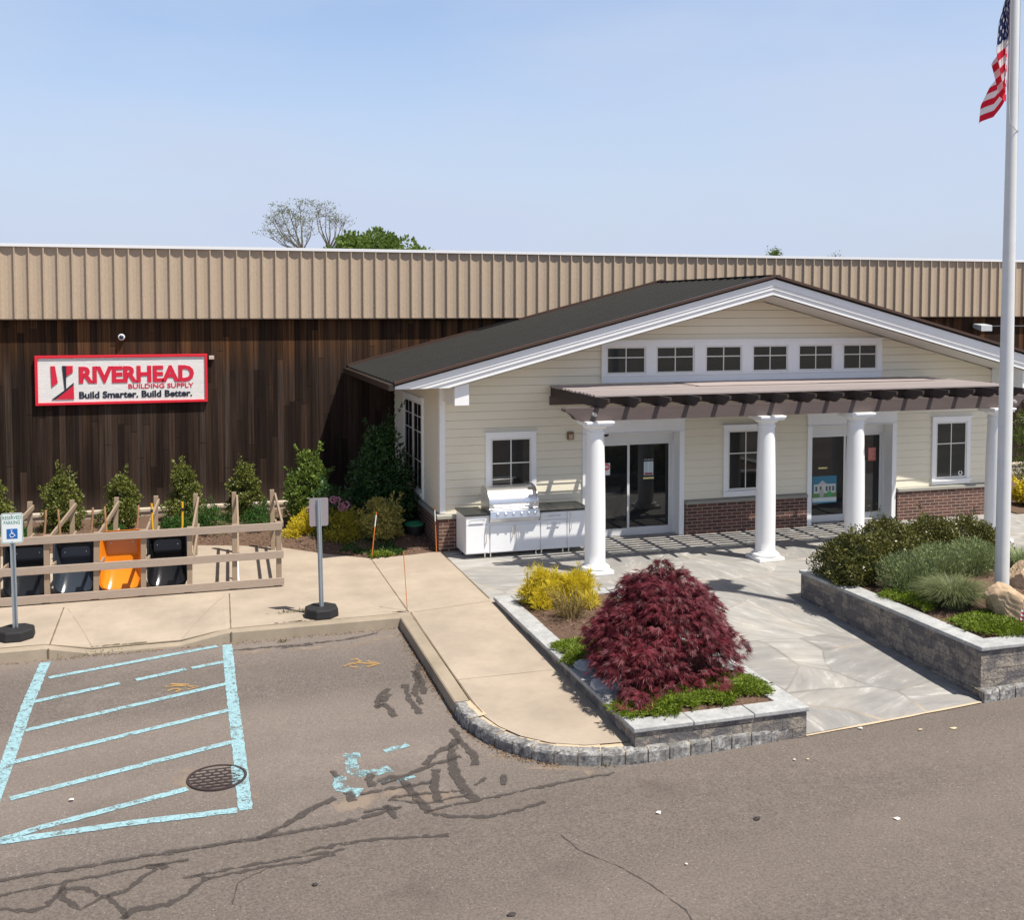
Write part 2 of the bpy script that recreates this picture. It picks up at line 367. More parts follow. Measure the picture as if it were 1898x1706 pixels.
def mat_patio():
    m, nt, p = newmat('bluestone_patio'); P = pos(nt)
    w = nn(nt, 'ShaderNodeTexNoise', {'Vector': P, 'Scale': .5, 'Detail': 1.0}).outputs['Color']
    Pw = nn(nt, 'ShaderNodeVectorMath', {0: P, 1: nn(nt, 'ShaderNodeVectorMath', {0: w, 1: (.8, .8, 0)}, operation='MULTIPLY').outputs[0]}, operation='ADD').outputs[0]
    Pf = smap(nt, Pw, (1, 1, 0))
    ed = nn(nt, 'ShaderNodeTexVoronoi', {'Vector': Pf, 'Scale': .72, 'Randomness': 1.0}, feature='DISTANCE_TO_EDGE').outputs[0]
    ce = nn(nt, 'ShaderNodeTexVoronoi', {'Vector': Pf, 'Scale': .72, 'Randomness': 1.0}).outputs['Color']
    cs = nn(nt, 'ShaderNodeSeparateColor', {0: ce})
    rot = nn(nt, 'ShaderNodeVectorRotate', {'Vector': Pf, 'Angle': mth(nt, 'MULTIPLY', cs.outputs[1], 3.0)}, rotation_type='Z_AXIS').outputs[0]
    st = noise(nt, smap(nt, rot, (.7, 3.0, 1)), 1.5, 8, .72)
    cl = noise(nt, P, 1.1, 5)
    base = mixc(nt, cs.outputs[0], (.285, .278, .265), (.45, .432, .40))
    col = mixc(nt, rmp(nt, st, .35, .68), mixc(nt, .65, base, (.165, .163, .158)), base)
    col = mixc(nt, mth(nt, 'MULTIPLY', rmp(nt, st, .56, .74), .85), col, (.62, .61, .59))
    col = mixc(nt, mth(nt, 'MULTIPLY', rmp(nt, cl, .5, .7), .3), col, (.45, .40, .33))
    jn = mth(nt, 'MULTIPLY', rmp(nt, ed, .005, .016, 1, 0), rmp(nt, noise(nt, P, .8, 2), .30, .5))
    col = mixc(nt, mth(nt, 'MULTIPLY', jn, .62), col, mixc(nt, rmp(nt, noise(nt, P, .5, 2), .45, .55), (.17, .165, .15), (.42, .34, .25)))
    setp(nt, p, Base_Color=col, Roughness=rmp(nt, st, 0, 1, .55, .8), Normal=bump(nt, mth(nt, 'SUBTRACT', st, mth(nt, 'MULTIPLY', jn, .5)), .25, .01))
    p.inputs['Specular IOR Level'].default_value = .3
    return m
PATIO = mat_patio()
def mat_granite(name, a, b, scale=34):
    m, nt, p = newmat(name); P = pos(nt)
    n1 = noise(nt, P, scale, 4, .7); n2 = noise(nt, P, 5, 4)
    rnd = nn(nt, 'ShaderNodeNewGeometry').outputs['Random Per Island']
    col = mixc(nt, rmp(nt, n1, .35, .65), a, b); col = mixc(nt, rmp(nt, n2, .4, .7), col, sca(a, .8))
    col = mixc(nt, mth(nt, 'MULTIPLY', rnd, .35), col, sca(b, .55))
    setp(nt, p, Base_Color=col, Roughness=.85, Normal=bump(nt, mth(nt, 'ADD', n1, n2), .7, .012)); return m
GRAN = mat_granite('granite_block', (.10, .098, .096), (.46, .45, .43), 24)
CAPST = mat_granite('cap_stone', (.37, .38, .38), (.50, .50, .485), 14)
MORTAR = PM('sand_mortar', (.52, .41, .28), .95, var=.15, scale=9, bmp=.3)
def mat_blockwall():
    m, nt, p = newmat('split_face_block'); P = pos(nt)
    s = nn(nt, 'ShaderNodeSeparateXYZ', {0: P}); u = mth(nt, 'ADD', s.outputs[0], s.outputs[1])
    v = nn(nt, 'ShaderNodeCombineXYZ', {0: u, 1: mth(nt, 'ADD', s.outputs[2], .62), 2: 0.0}).outputs[0]
    br = nn(nt, 'ShaderNodeTexBrick', {'Vector': v, 'Color1': (.0, .0, .0, 1), 'Color2': (1, 1, 1, 1), 'Mortar': (.5, .5, .5, 1), 'Scale': 1.0, 'Mortar Size': .004, 'Brick Width': .40, 'Row Height': .15, 'Bias': 0.0})
    br.offset = .45; br.squash = 1.4; br.squash_frequency = 3
    n1 = noise(nt, P, 22, 5, .7); n2 = noise(nt, smap(nt, P, (1, 1, 1.6)), 4.2, 3, .5)
    k = mth(nt, 'ADD', mth(nt, 'MULTIPLY', nn(nt, 'ShaderNodeSeparateColor', {0: br.outputs[0]}).outputs[0], .35), mth(nt, 'MULTIPLY', rmp(nt, n2, .46, .56), .72))
    col = mixc(nt, k, (.12, .113, .12), (.47, .40, .315))
    col = mixc(nt, rmp(nt, n1, .3, .7), sca((.2, .19, .19), .6), col)
    col = mixc(nt, mth(nt, 'MULTIPLY', br.outputs[1], .8), col, (.06, .055, .05))
    setp(nt, p, Base_Color=col, Roughness=.92, Normal=bump(nt, mth(nt, 'SUBTRACT', mth(nt, 'ADD', n1, n2), mth(nt, 'MULTIPLY', br.outputs[1], .6)), .9, .025)); return m
BLOCKW = mat_blockwall()
def mat_paint(name, c, wear=.5, strength=.95):
    m, nt, p = newmat(name); P = pos(nt)
    n1 = noise(nt, P, 9, 6, .75); n2 = noise(nt, P, 60, 3, .6)
    h = mth(nt, 'ADD', mth(nt, 'MULTIPLY', n1, .75), mth(nt, 'MULTIPLY', n2, .25))
    cr = nn(nt, 'ShaderNodeTexVoronoi', {'Vector': nn(nt, 'ShaderNodeVectorMath', {0: P, 1: nn(nt, 'ShaderNodeTexNoise', {'Vector': P, 'Scale': 6.0}).outputs['Color']}, operation='ADD').outputs[0], 'Scale': 4.0}, feature='DISTANCE_TO_EDGE').outputs[0]
    a = mth(nt, 'MULTIPLY', rmp(nt, h, wear + .06, wear - .02), rmp(nt, cr, .008, .022))
    col = mixc(nt, rmp(nt, n2, .35, .65), sca(c, .82), sca(c, 1.08)); setp(nt, p, Base_Color=col, Roughness=.8)
    mx = nn(nt, 'ShaderNodeMixShader', {0: a, 1: nn(nt, 'ShaderNodeBsdfTransparent').outputs[0], 2: p.outputs[0]})
    a2 = mth(nt, 'MULTIPLY', a, strength); nt.links.new(a2, mx.inputs[0])
    nt.links.new(mx.outputs[0], nt.nodes['Material Output'].inputs[0]); return m
PBLUE = mat_paint('blue_paint', (.29, .475, .52), .555)
PWORN = mat_paint('worn_blue_paint', (.27, .46, .50), .50)
PYEL = mat_paint('yellow_paint', (.50, .30, .09), .53, .7)
PTAR = mat_paint('tar_smear', (.070, .058, .052), .56, .78)
def mat_dust():
    m, nt, p = newmat('pale_dust'); P = pos(nt); n1 = noise(nt, P, 2.6, 5, .6); n2 = noise(nt, P, 40, 3)
    setp(nt, p, Base_Color=mixc(nt, n2, (.26, .20, .15), (.38, .30, .23)), Roughness=.95)
    mx = nn(nt, 'ShaderNodeMixShader', {0: mth(nt, 'MULTIPLY', rmp(nt, n1, .42, .62), .6), 1: nn(nt, 'ShaderNodeBsdfTransparent').outputs[0], 2: p.outputs[0]})
    nt.links.new(mx.outputs[0], nt.nodes['Material Output'].inputs[0]); return m
PPALE = mat_dust()

# ------------------------------------------------------------------ ground
def grid(name, xs, ys, zf, mat, uvstep=None):
    b = MB(); nx = len(xs)
    vs = [(x, y, zf(x, y)) for y in ys for x in xs]
    fs = [(j * nx + i, j * nx + i + 1, (j + 1) * nx + i + 1, (j + 1) * nx + i) for j in range(len(ys) - 1) for i in range(nx - 1)]
    return b.add(vs, fs).build(name, mat)
struct(grid('parking_lot', [-2500, -40, 40, 2500], [-2500, 4, 11, 17.2, 60, 4000], lambda x, y: zr(y), A_OLD))
# newer road surface in front of the parking bays
edge = [(-900, 1770), (-300, 1675), (0, 1632), (250, 1596), (500, 1555), (700, 1518), (850, 1490), (1000, 1462), (1130, 1437), (1210, 1417), (1478, 1369), (1650, 1333), (1812, 1299), (1898, 1281), (2400, 1185)]
E2 = [GA(x, y)[:2] for x, y in edge]
b = MB(); nx = len(E2); ts = [0, .01, .03, .06, .1, .16, .24, .34, .5, .7, 1]
for t in ts:
    for ex, ey in E2:
        Y = ey + (-60 - ey) * t; X = ex + (ex * .0) * t; b.v.append((X, Y, zr(Y) + .004 + (.004 if .005 < t < .4 else 0)))
for j in range(len(ts) - 1):
    for i in range(nx - 1): b.f.append((j * nx + i, (j + 1) * nx + i, (j + 1) * nx + i + 1, j * nx + i + 1)); b.m.append(0)
b.add([(-400, -60, zr(-60) + .004), (400, -60, zr(-60) + .004), (400, -61, zr(-60) + .004), (-400, -61, zr(-60) + .004)], [(0, 3, 2, 1)])
struct(b.build('road', A_NEW))

def walk_z(x, y):                             # dropped kerb between the two parking lines
    z = zw(y)
    k = np.interp(x, [-2.1, -1.45, -.15, .55], [0, 1, 1, 0]); s = np.interp(y, [17.0, 19.2], [1, 0])
    return z - .135 * k * s
KX = 3.30                                     # kerb line of the cross walk
# sidewalk as a grid cut to its outline: long strip + cross walk
xs = sorted(set(list(np.arange(-12, 3.6, .25)) + [-2.1, -1.45, -.15, .55, 3.52]))
ys = [17.22, 17.6, 18.0, 18.5, 19.2, 20, 21.3]
b = MB(); nx = len(xs)
for y in ys:
    for x in xs: b.v.append((x, y, walk_z(x, y)))
for j in range(len(ys) - 1):
    for i in range(nx - 1): b.f.append((j * nx + i, j * nx + i + 1, (j + 1) * nx + i + 1, (j + 1) * nx + i)); b.m.append(0)
b.add([(-12, 21.3, 0), (3.52, 21.3, 0), (2.67, 22.0, 0), (1.92, 22.8, 0), (1.1, 23.25, 0), (.1, 23.6, 0), (-12, 23.9, 0)], [(0, 1, 2, 3, 4, 5, 6)])
b.add([(3.52, 17.22, 0), (5.05, 17.22, 0), (5.05, 21.51, 0), (4.4, 21.36, 0), (3.52, 21.3, 0)], [(0, 1, 2, 3, 4)])
# rounded nose of the cross walk (inner kerb edge)
nose = [(3.52, 17.22), (3.53, 13.3), (3.56, 12.85), (3.66, 12.45), (3.84, 12.1), (4.12, 11.82), (4.5, 11.64), (5.1, 11.58)]
for (xa, ya), (xb, yb) in zip(nose[:-1], nose[1:]):
    b.add([(xa, ya, zw(ya)), (5.1, ya, zw(ya)), (5.1, yb, zw(yb)), (xb, yb, zw(yb))], [(0, 3, 2, 1)])
def strip(b, pts, w, mi, zf, dz=.003):        # thin joint line lying on the walk
    P = []
    for (xa, ya), (xb, yb) in zip(pts[:-1], pts[1:]):
        n = max(1, int(math.hypot(xb - xa, yb - ya) / .2))
        for k in range(n): P.append((xa + (xb - xa) * k / n, ya + (yb - ya) * k / n))
    P.append(pts[-1]); vs = []
    for i, (x, y) in enumerate(P):
        a = P[max(0, i - 1)]; c = P[min(len(P) - 1, i + 1)]; dx, dy = c[0] - a[0], c[1] - a[1]; l = math.hypot(dx, dy)
        ww = w * (.7 + .6 * random.random()) / 2
        for s in (1, -1):
            X, Y = x - dy / l * ww * s, y + dx / l * ww * s; vs.append((X, Y, zf(X, Y) + dz))
    b.add(vs, [(2 * i, 2 * i + 1, 2 * i + 3, 2 * i + 2) for i in range(len(P) - 1)], mi)
for pts, w in (([(3.54, 21.25), (3.51, 17.3)], .02), ([(3.54, 17.3), (3.535, 15), (3.545, 13.3), (3.58, 12.85)], .022), ([(.68, 19.4), (.62, 17.25)], .02),
               ([(-2.05, 19.3), (-2.04, 17.25)], .022), ([(-1.98, 19.2), (-1.45, 17.3)], .008), ([(.6, 19.3), (-.12, 17.3)], .008), ([(3.6, 17.28), (5.0, 17.55)], .012), ([(3.54, 14.1), (5.0, 14.1)], .007),
               ([(-4.6, 22), (-4.65, 17.25)], .03), ([(3.5, 17.27), (1.6, 17.26), (.6, 17.24), (-.15, 17.24), (-1.45, 17.24), (-2.1, 17.24), (-6, 17.24)], .02), ([(5.035, 21.4), (5.03, 17.7)], .03)):
    strip(b, pts, w, 1 if w > .015 else 2, walk_z)
for cx, cy, r in ((-1.1, 17.3, .3), (-.75, 17.28, .15), (1.7, 17.32, .3), (3.4, 17.36, .1)):   # dirt and grass caught at the kerb joint
    for k in range(14):
        x = cx + rng.normal() * r * .6; y = cy + rng.normal() * .012; z = walk_z(x, y) + .005; s = .02 + .03 * rng.random()
        b.add([(x - s, y - s * .4, z), (x + s, y - s * .3, z), (x + s * .8, y + s * .4, z), (x - s, y + s * .3, z)], [(0, 1, 2, 3)], 1)
struct(b.build('sidewalk', [CONC, JOINT, FAINT]))

# concrete kerb: along the bays, then down the cross walk
b = MB()
kx = sorted(set(list(np.arange(-12, 3.4, .3)) + [-2.1, -1.45, -.15, .55, KX + .04]))
for xa, xb in zip(kx[:-1], kx[1:]):
    za, zb = walk_z(xa, 17.05), walk_z(xb, 17.05); w = [0.0, 0.0]
    b.add([(xa, 17.045, -.24), (xb, 17.045, -.24), (xb, 17.06, zb - .015), (xa, 17.06, za - .015)], [(0, 1, 2, 3)])
    b.add([(xa, 17.06, za - .015), (xb, 17.06, zb - .015), (xb, 17.075, zb), (xa, 17.075, za)], [(0, 1, 2, 3)])
    b.add([(xa, 17.075, za), (xb, 17.075, zb), (xb, 17.225, zb + .001), (xa, 17.225, za + .001)], [(0, 1, 2, 3)])
ky = [17.225, 17.075, 16, 15, 14, 13.35]
for ya, yb in zip(ky[:-1], ky[1:]):
    za, zb = zw(ya), zw(yb)
    b.add([(KX, ya, za - .26), (KX, yb, zb - .26), (KX + .018, yb, zb - .015), (KX + .018, ya, za - .015)], [(0, 1, 2, 3)])
    b.add([(KX + .018, ya, za - .015), (KX + .018, yb, zb - .015), (KX + .035, yb, zb), (KX + .035, ya, za)], [(0, 1, 2, 3)])
    b.add([(KX + .035, ya, za), (KX + .035, yb, zb), (3.515, yb, zb + .001), (3.515, ya, za + .001)], [(0, 1, 2, 3)])
for x in (.62, -2.04): b.box(x - .012, x + .012, 17.041, 17.055, -.2, walk_z(x, 17.05) + .002, 1)
struct(b.build('kerb', [KERBC, JOINT]))
# belgian block kerb round the nose and along the road
def arc_pts(P, step):
    out = [np.array(P[0])]; P = [np.array(p) for p in P]; need = step
    for a, c in zip(P[:-1], P[1:]):
        L = np.linalg.norm(c - a); t = 0
        while L - t >= need: t += need; out.append(a + (c - a) * t / L); need = step
        need -= L - t
    return out
def block_kerb(name, path, step=.285, wd=.15):
    pts = arc_pts(path, step); b = MB()
    dense = []
    for i, (p, q) in enumerate(zip(pts[:-1], pts[1:])):
        d = (q - p) / np.linalg.norm(q - p); n = np.array([-d[1], d[0]])
        g = .010; p2, q2 = p + d * g, q - d * g; zt = zw((p[1] + q[1]) / 2) + .006 * rng.normal(); zb = zr((p[1] + q[1]) / 2) - .05
        nxs, vs = 7, []
        # a rough-faced block: subdivided front, chamfered top
        prof = [(0.0, 0), (0.0, .4), (0.0, .8), (.012, .93), (.035, 1.0), (wd * .7, 1.0), (wd, 1.0)]
        for k in range(nxs):
            t = k / (nxs - 1); c = p2 + (q2 - p2) * t; e = .006 if 0 < k < nxs - 1 else .0
            for off, hh in prof:
                jn = rng.normal() * .008 if 0 < k < nxs - 1 else rng.normal() * .002
                c2 = c + n * (off - e + jn); vs.append((c2[0], c2[1], zb + (zt - zb) * hh + (rng.normal() * .003 if hh > .5 else 0) - (.003 if e == 0 and hh > .9 else 0)))
        m = len(prof)
        fs = [(k * m + j, (k + 1) * m + j, (k + 1) * m + j + 1, k * m + j + 1) for k in range(nxs - 1) for j in range(m - 1)]
        fs += [tuple(range(m)), tuple((nxs - 1) * m + j for j in range(m))[::-1]]
        b.add(vs, fs, 0)
        zt -= .006; A = p + n * .02; B_ = q + n * .02; Cc = q + n * (wd + .11); Dd = p + n * (wd + .11)
        b.add([(A[0], A[1], zb), (B_[0], B_[1], zb), (B_[0], B_[1], zt - .01), (A[0], A[1], zt - .01)], [(0, 1, 2, 3)], 1)
        b.add([(A[0], A[1], zt - .01), (B_[0], B_[1], zt - .01), (Cc[0], Cc[1], zt + .002), (Dd[0], Dd[1], zt + .002)], [(0, 1, 2, 3)], 1)
    return struct(b.build(name, [GRAN, MORTAR]))
block_kerb('block_kerb', [(3.315, 13.36), (3.32, 13.0), (3.37, 12.72), (3.47, 12.42), (3.63, 12.1), (3.86, 11.8), (4.12, 11.58), (4.45, 11.44), (4.8, 11.37), (5.2, 11.335), (6, 11.37), (7.28, 11.45)])
block_kerb('block_kerb', [(10.33, 11.70), (11.5, 11.79), (14, 11.98), (18, 12.3)])

# patio with its ramp down to the road
def patio_z(x, y): return float(np.interp(y, [11.3, 11.9, 16.8], [zr(11.3) + .012, zr(11.9) + .02, 0.0]))
b = MB()
def patch(poly, mi=0): b.add([(x, y, patio_z(x, y)) for x, y in poly], [tuple(range(len(poly)))], mi)
b.add([(5.05, 17.2, 0), (40, 17.2, 0), (40, 23.5, 0), (5.05, 23.5, 0)], [(0, 1, 2, 3)])
rows = [17.2, 16.8, 15.5, 14, 12.6, 11.9]
for ya, yb in zip(rows[:-1], rows[1:]):
    b.add([(6.6, yb, patio_z(0, yb)), (10.45, yb, patio_z(0, yb)), (10.45, ya, patio_z(0, ya)), (6.6, ya, patio_z(0, ya))], [(0, 1, 2, 3)])
b.add([(7.0, 11.455, patio_z(0, 11.455)), (10.33, 11.72, patio_z(0, 11.72)), (10.45, 11.9, patio_z(0, 11.9)), (6.6, 11.9, patio_z(0, 11.9))], [(0, 1, 2, 3)])
b.add([(10.45, 15.5, patio_z(0, 15.5)), (40, 15.5, patio_z(0, 15.5)), (40, 16.8, 0), (10.45, 16.8, 0)], [(0, 1, 2, 3)]); b.add([(10.45, 16.8, 0), (40, 16.8, 0), (40, 17.2, 0), (10.45, 17.2, 0)], [(0, 1, 2, 3)])
strip(b, [(7.28, 11.44), (8.7, 11.56), (10.3, 11.72)], .04, 1, patio_z, .004)
struct(b.build('patio', [PATIO, MORTAR]))
# mulch bed along the wall
b = MB()
Pb = [(-12, 23.9), (.1, 23.6), (1.1, 23.25), (1.92, 22.8), (2.67, 22.0), (3.52, 21.3), (4.4, 21.36), (5.05, 21.51)]
bx = [p[0] for p in Pb]
def bed_z(x, t): return .03 + .16 * math.sin(min(1, t * 1.6) * 1.57) + .03 * math.sin(x * 3.1) * t + .025 * math.sin(x * 7 + t * 9)
Bd = []
for (xa, ya), (xb, yb) in zip(Pb[:-1], Pb[1:]):
    for k in range(8): Bd.append((xa + (xb - xa) * k / 8, ya + (yb - ya) * k / 8))
Bd.append(Pb[-1]); nt_ = 11
for x, y in Bd:
    for k in range(nt_):
        t = k / (nt_ - 1); b.v.append((x, y - .02 + (26.5 - y) * t, bed_z(x, t) if k else -.02))
for i in range(len(Bd) - 1):
    for k in range(nt_ - 1): b.f.append((i * nt_ + k, (i + 1) * nt_ + k, (i + 1) * nt_ + k + 1, i * nt_ + k + 1)); b.m.append(0)
bed = struct(b.build('planting_bed', MULCH, smooth=True))
def bed_y(x): return float(np.interp(x, bx, [p[1] for p in Pb]))
def bz(x, y):
    e = bed_y(x); return bed_z(x, max(0, min(1, (y - e) / (26.5 - e))))
def chips(n, sample, name, parent):
    q = np.array([sample() for _ in range(n)]); D = rng.normal(size=(n, 3)) * np.array([1, 1, .18])
    return leaf_mesh(name, q, D, .03 + .05 * rng.random(n), .012 + .014 * rng.random(n), CHIP, parent, S=rng.normal(size=(n, 3)) * .2 + np.array([0, 0, 1.0]) if False else None)
def smp():
    x = random.uniform(-4.5, 5.0); y = bed_y(x) + abs(random.gauss(0, 1.2)) + .05; y = min(y, 26.2); return (x, y, bz(x, y) + .012)
o = chips(5200, smp, 'wood_chips', None); o['kind'] = 'stuff'; o['label'] = 'brown wood chips scattered over the planting bed'; o['category'] = 'wood chips'

# ------------------------------------------------------------------ painted lines, tar and dust on the asphalt
def ribbon(name, pix, w, mat, off, widths=None, wob=.0, parent=None, bld=None):
    P = [GA(x, y) for x, y in pix]; b = bld or MB(); Q = []
    for a, c in zip(P[:-1], P[1:]):
        n = max(1, int(np.linalg.norm(c - a) / .055))
        for k in range(n): Q.append(a + (c - a) * k / n)
    Q.append(P[-1]); vs = []
    for i, q in enumerate(Q):
        d = Q[min(i + 1, len(Q) - 1)] - Q[max(0, i - 1)]; d = d / (np.linalg.norm(d) + 1e-9); s = np.array([-d[1], d[0], 0])
        for sg in (1, -1):
            v = q + s * sg * (w / 2 + wob * rng.normal()); vs.append((v[0], v[1], zr(v[1]) + off))
    b.add(vs, [(2 * i, 2 * i + 1, 2 * i + 3, 2 * i + 2) for i in range(len(Q) - 1)])
    return b
def line(name, pix, w, mat, off=.006, wob=.0035): return struct(ribbon(name, pix, w, mat, off, wob=wob).build(name, mat))
line('painted_line', [(421, 1196), (428, 1270), (440, 1370), (455, 1503)], .15, PBLUE, .006)
line('painted_line', [(84, 1229), (52, 1305), (8, 1430), (-10, 1480), (-60, 1620)], .15, PBLUE, .006)
for pts in (((90, 1258), (403, 1199)), ((56, 1304), (222, 1268)), ((252, 1262), (345, 1242)), ((355, 1240), (416, 1228)), ((46, 1356), (424, 1268)), ((20, 1416), (424, 1318)), ((18, 1483), (430, 1377)), ((-60, 1578), (80, 1535), (348, 1464))):
    line('painted_line', list(pts), .105, PBLUE, .009)
line('painted_line', [(-80, 1576), (0, 1563), (240, 1528), (440, 1504)], .115, PBLUE, .009)
b = MB()
for pix, w in (([(650, 1400), (652, 1424), (660, 1438)], .1), ([(668, 1401), (640, 1404)], .08), ([(655, 1435), (685, 1434), (722, 1425)], .09), ([(660, 1440), (695, 1432)], .05), ([(634, 1440), (622, 1450), (632, 1464), (648, 1470), (668, 1472)], .1),
               ([(736, 1450), (768, 1440)], .06), ([(712, 1394), (735, 1388), (757, 1382)], .06), ([(700, 1452), (722, 1446)], .07)):
    ribbon('s', pix, w * 1.45, PWORN, .006, wob=.02, bld=b)
struct(b.build('painted_wheelchair_symbol', PWORN))
for s in ([[(636, 1237), (655, 1231), (700, 1232)], [(648, 1226), (660, 1223), (668, 1228), (655, 1233)], [(680, 1227), (703, 1232), (680, 1238)], [(648, 1237), (665, 1240)]],
          [[(303, 1275), (330, 1273), (368, 1275)], [(310, 1283), (322, 1278), (335, 1280), (326, 1285)], [(315, 1270), (350, 1271)], [(348, 1280), (366, 1275)]]):
    b = MB()
    for pix in s: ribbon('s', pix, .05, PYEL, .012, bld=b)
    struct(b.build('yellow_survey_mark', PYEL))
b = MB()
tars = [([(0, 1634), (130, 1613), (330, 1580), (500, 1553), (640, 1527), (745, 1498)], .07), ([(0, 1664), (110, 1640), (260, 1612), (350, 1596)], .055), ([(120, 1640), (112, 1665), (150, 1690), (185, 1668), (230, 1655), (290, 1612)], .07),
        ([(0, 1688), (60, 1692), (90, 1682), (115, 1650), (160, 1650), (190, 1665)], .06), ([(230, 1706), (245, 1690), (310, 1680), (350, 1660), (382, 1632), (370, 1622)], .08), ([(340, 1632), (450, 1610), (560, 1590), (640, 1578)], .045),
        ([(385, 1632), (480, 1612), (570, 1600), (620, 1585)], .05), ([(200, 1662), (225, 1690), (235, 1706)], .06), ([(270, 1610), (300, 1605), (310, 1612)], .1), ([(480, 1558), (540, 1525), (590, 1495), (622, 1482)], .085),
        ([(790, 1506), (850, 1493), (960, 1470), (1060, 1449), (1140, 1434)], .05), ([(790, 1508), (830, 1516), (905, 1517), (960, 1505), (1010, 1488)], .07), ([(560, 1580), (680, 1560), (780, 1554), (832, 1551)], .05),
        ([(838, 1352), (850, 1372), (878, 1402), (884, 1420)], .11), ([(845, 1372), (838, 1400), (840, 1425)], .13), ([(845, 1380), (810, 1396), (788, 1420)], .1),
        ([(855, 1404), (800, 1420), (752, 1440), (708, 1455)], .08), ([(838, 1425), (858, 1460), (882, 1487)], .13), ([(808, 1428), (807, 1455), (812, 1490)], .11), ([(745, 1447), (770, 1478), (795, 1508)], .12),
        ([(668, 1474), (720, 1465), (800, 1452)], .065), ([(725, 1480), (790, 1473), (860, 1468)], .05), ([(720, 1484), (790, 1492), (870, 1475)], .04), ([(684, 1436), (690, 1460)], .09), ([(616, 1430), (626, 1442)], .06), ([(645, 1470), (655, 1487)], .13),
        ([(675, 1508), (720, 1498), (738, 1502)], .05), ([(715, 1495), (735, 1520)], .07), ([(880, 1457), (900, 1443)], .07), ([(935, 1438), (934, 1457)], .09),
        ([(776, 1232), (773, 1250), (782, 1265), (785, 1288)], .11), ([(768, 1245), (775, 1262), (768, 1285), (783, 1307)], .09), ([(752, 1270), (758, 1295), (780, 1325)], .1), ([(722, 1278), (705, 1290), (698, 1312)], .09), ([(722, 1288), (708, 1303)], .13), ([(712, 1305), (734, 1330)], .12), ([(698, 1315), (712, 1306)], .06),
        ([(432, 1207), (560, 1196), (640, 1187), (700, 1175)], .06), ([(520, 1203), (580, 1196)], .05), ([(700, 1450), (735, 1440)], .07)]
for pix, w in tars: ribbon('t', pix, w * .85, TAR, .0135, wob=.013, bld=b)
struct(b.build('tar_seams', PTAR))
b = MB()
for pix, w in (([(430, 1212), (520, 1206), (640, 1200), (730, 1180)], .16), ([(360, 1423), (330, 1440), (350, 1465), (410, 1478), (480, 1472)], .16), ([(620, 1500), (720, 1475), (860, 1480)], .3), ([(905, 1400), (980, 1422), (1100, 1428)], .12), ([(0, 1243), (60, 1232), (85, 1226)], .1), ([(440, 1235), (470, 1232)], .12), ([(330, 1255), (390, 1240)], .1)):
    ribbon('d', pix, w, PPALE, .003, wob=.03, bld=b)
struct(b.build('dust', PPALE))
# cracks in the road
b = MB()
for pix in ([(1040, 1550), (1075, 1580), (1150, 1610), (1210, 1645), (1270, 1690), (1290, 1720)], [(500, 1610), (440, 1640), (430, 1680)]):
    ribbon('c', pix, .012, TAR, .011, wob=.006, bld=b)
struct(b.build('road_cracks', PM('crack', (.06, .05, .045), .95)))

# storm drain
IRON = PM('rusty_iron', (.060, .044, .043), .6, metal=.3, var=.3, scale=14, bmp=.2)
dc = GA(402, 1443); R0 = .335; zc = zr(dc[1]) + .004
sdn = thing('storm_drain', 'round dark iron drain grate set in the asphalt, one side overpainted by a blue line', 'drain grate', (dc[0], dc[1], zc))
b = MB(); b.lathe([(R0, -.3), (R0, .012), (R0 - .03, .014), (R0 - .03, -.3)], (dc[0], dc[1], zc), 48); b.build('frame', IRON, sdn)
b = MB(); rr = R0 - .032
for k in range(-4, 5):
    y = k * .075; hw = math.sqrt(max(.0, rr * rr - y * y))
    if hw > .05: b.box(dc[0] - hw, dc[0] + hw, dc[1] + y - .013, dc[1] + y + .013, zc - .05, zc + .006)
for j in range(-4, 4):
    for k in range(-4, 5):
        x = k * .098 + (.049 if j % 2 else 0); y0, y1 = j * .075, (j + 1) * .075
        if math.hypot(x, max(abs(y0), abs(y1))) < rr - .01: b.box(dc[0] + x - .015, dc[0] + x + .015, dc[1] + y0 + .013, dc[1] + y1 - .013, zc - .05, zc + .0045)
b.build('grate', IRON, sdn)
b = MB(); b.lathe([(R0 - .035, -.13), (.01, -.13)], (dc[0], dc[1], zc), 40); b.build('sump', PM('sump_shade', (.004, .004, .004), 1.0, spec=.0), sdn)  # shallow black disc, its colour stands in for the shade down the pit
b = MB()
for k in range(-4, 5):
    y = k * .075; hw = math.sqrt(max(0, rr * rr - y * y))
    if hw > .17: b.box(dc[0] + max(.165, -hw), dc[0] + hw - .004, dc[1] + y - .0158, dc[1] + y + .0158, zc, zc + .009)
b.build('paint_strip', PBLUE, sdn)

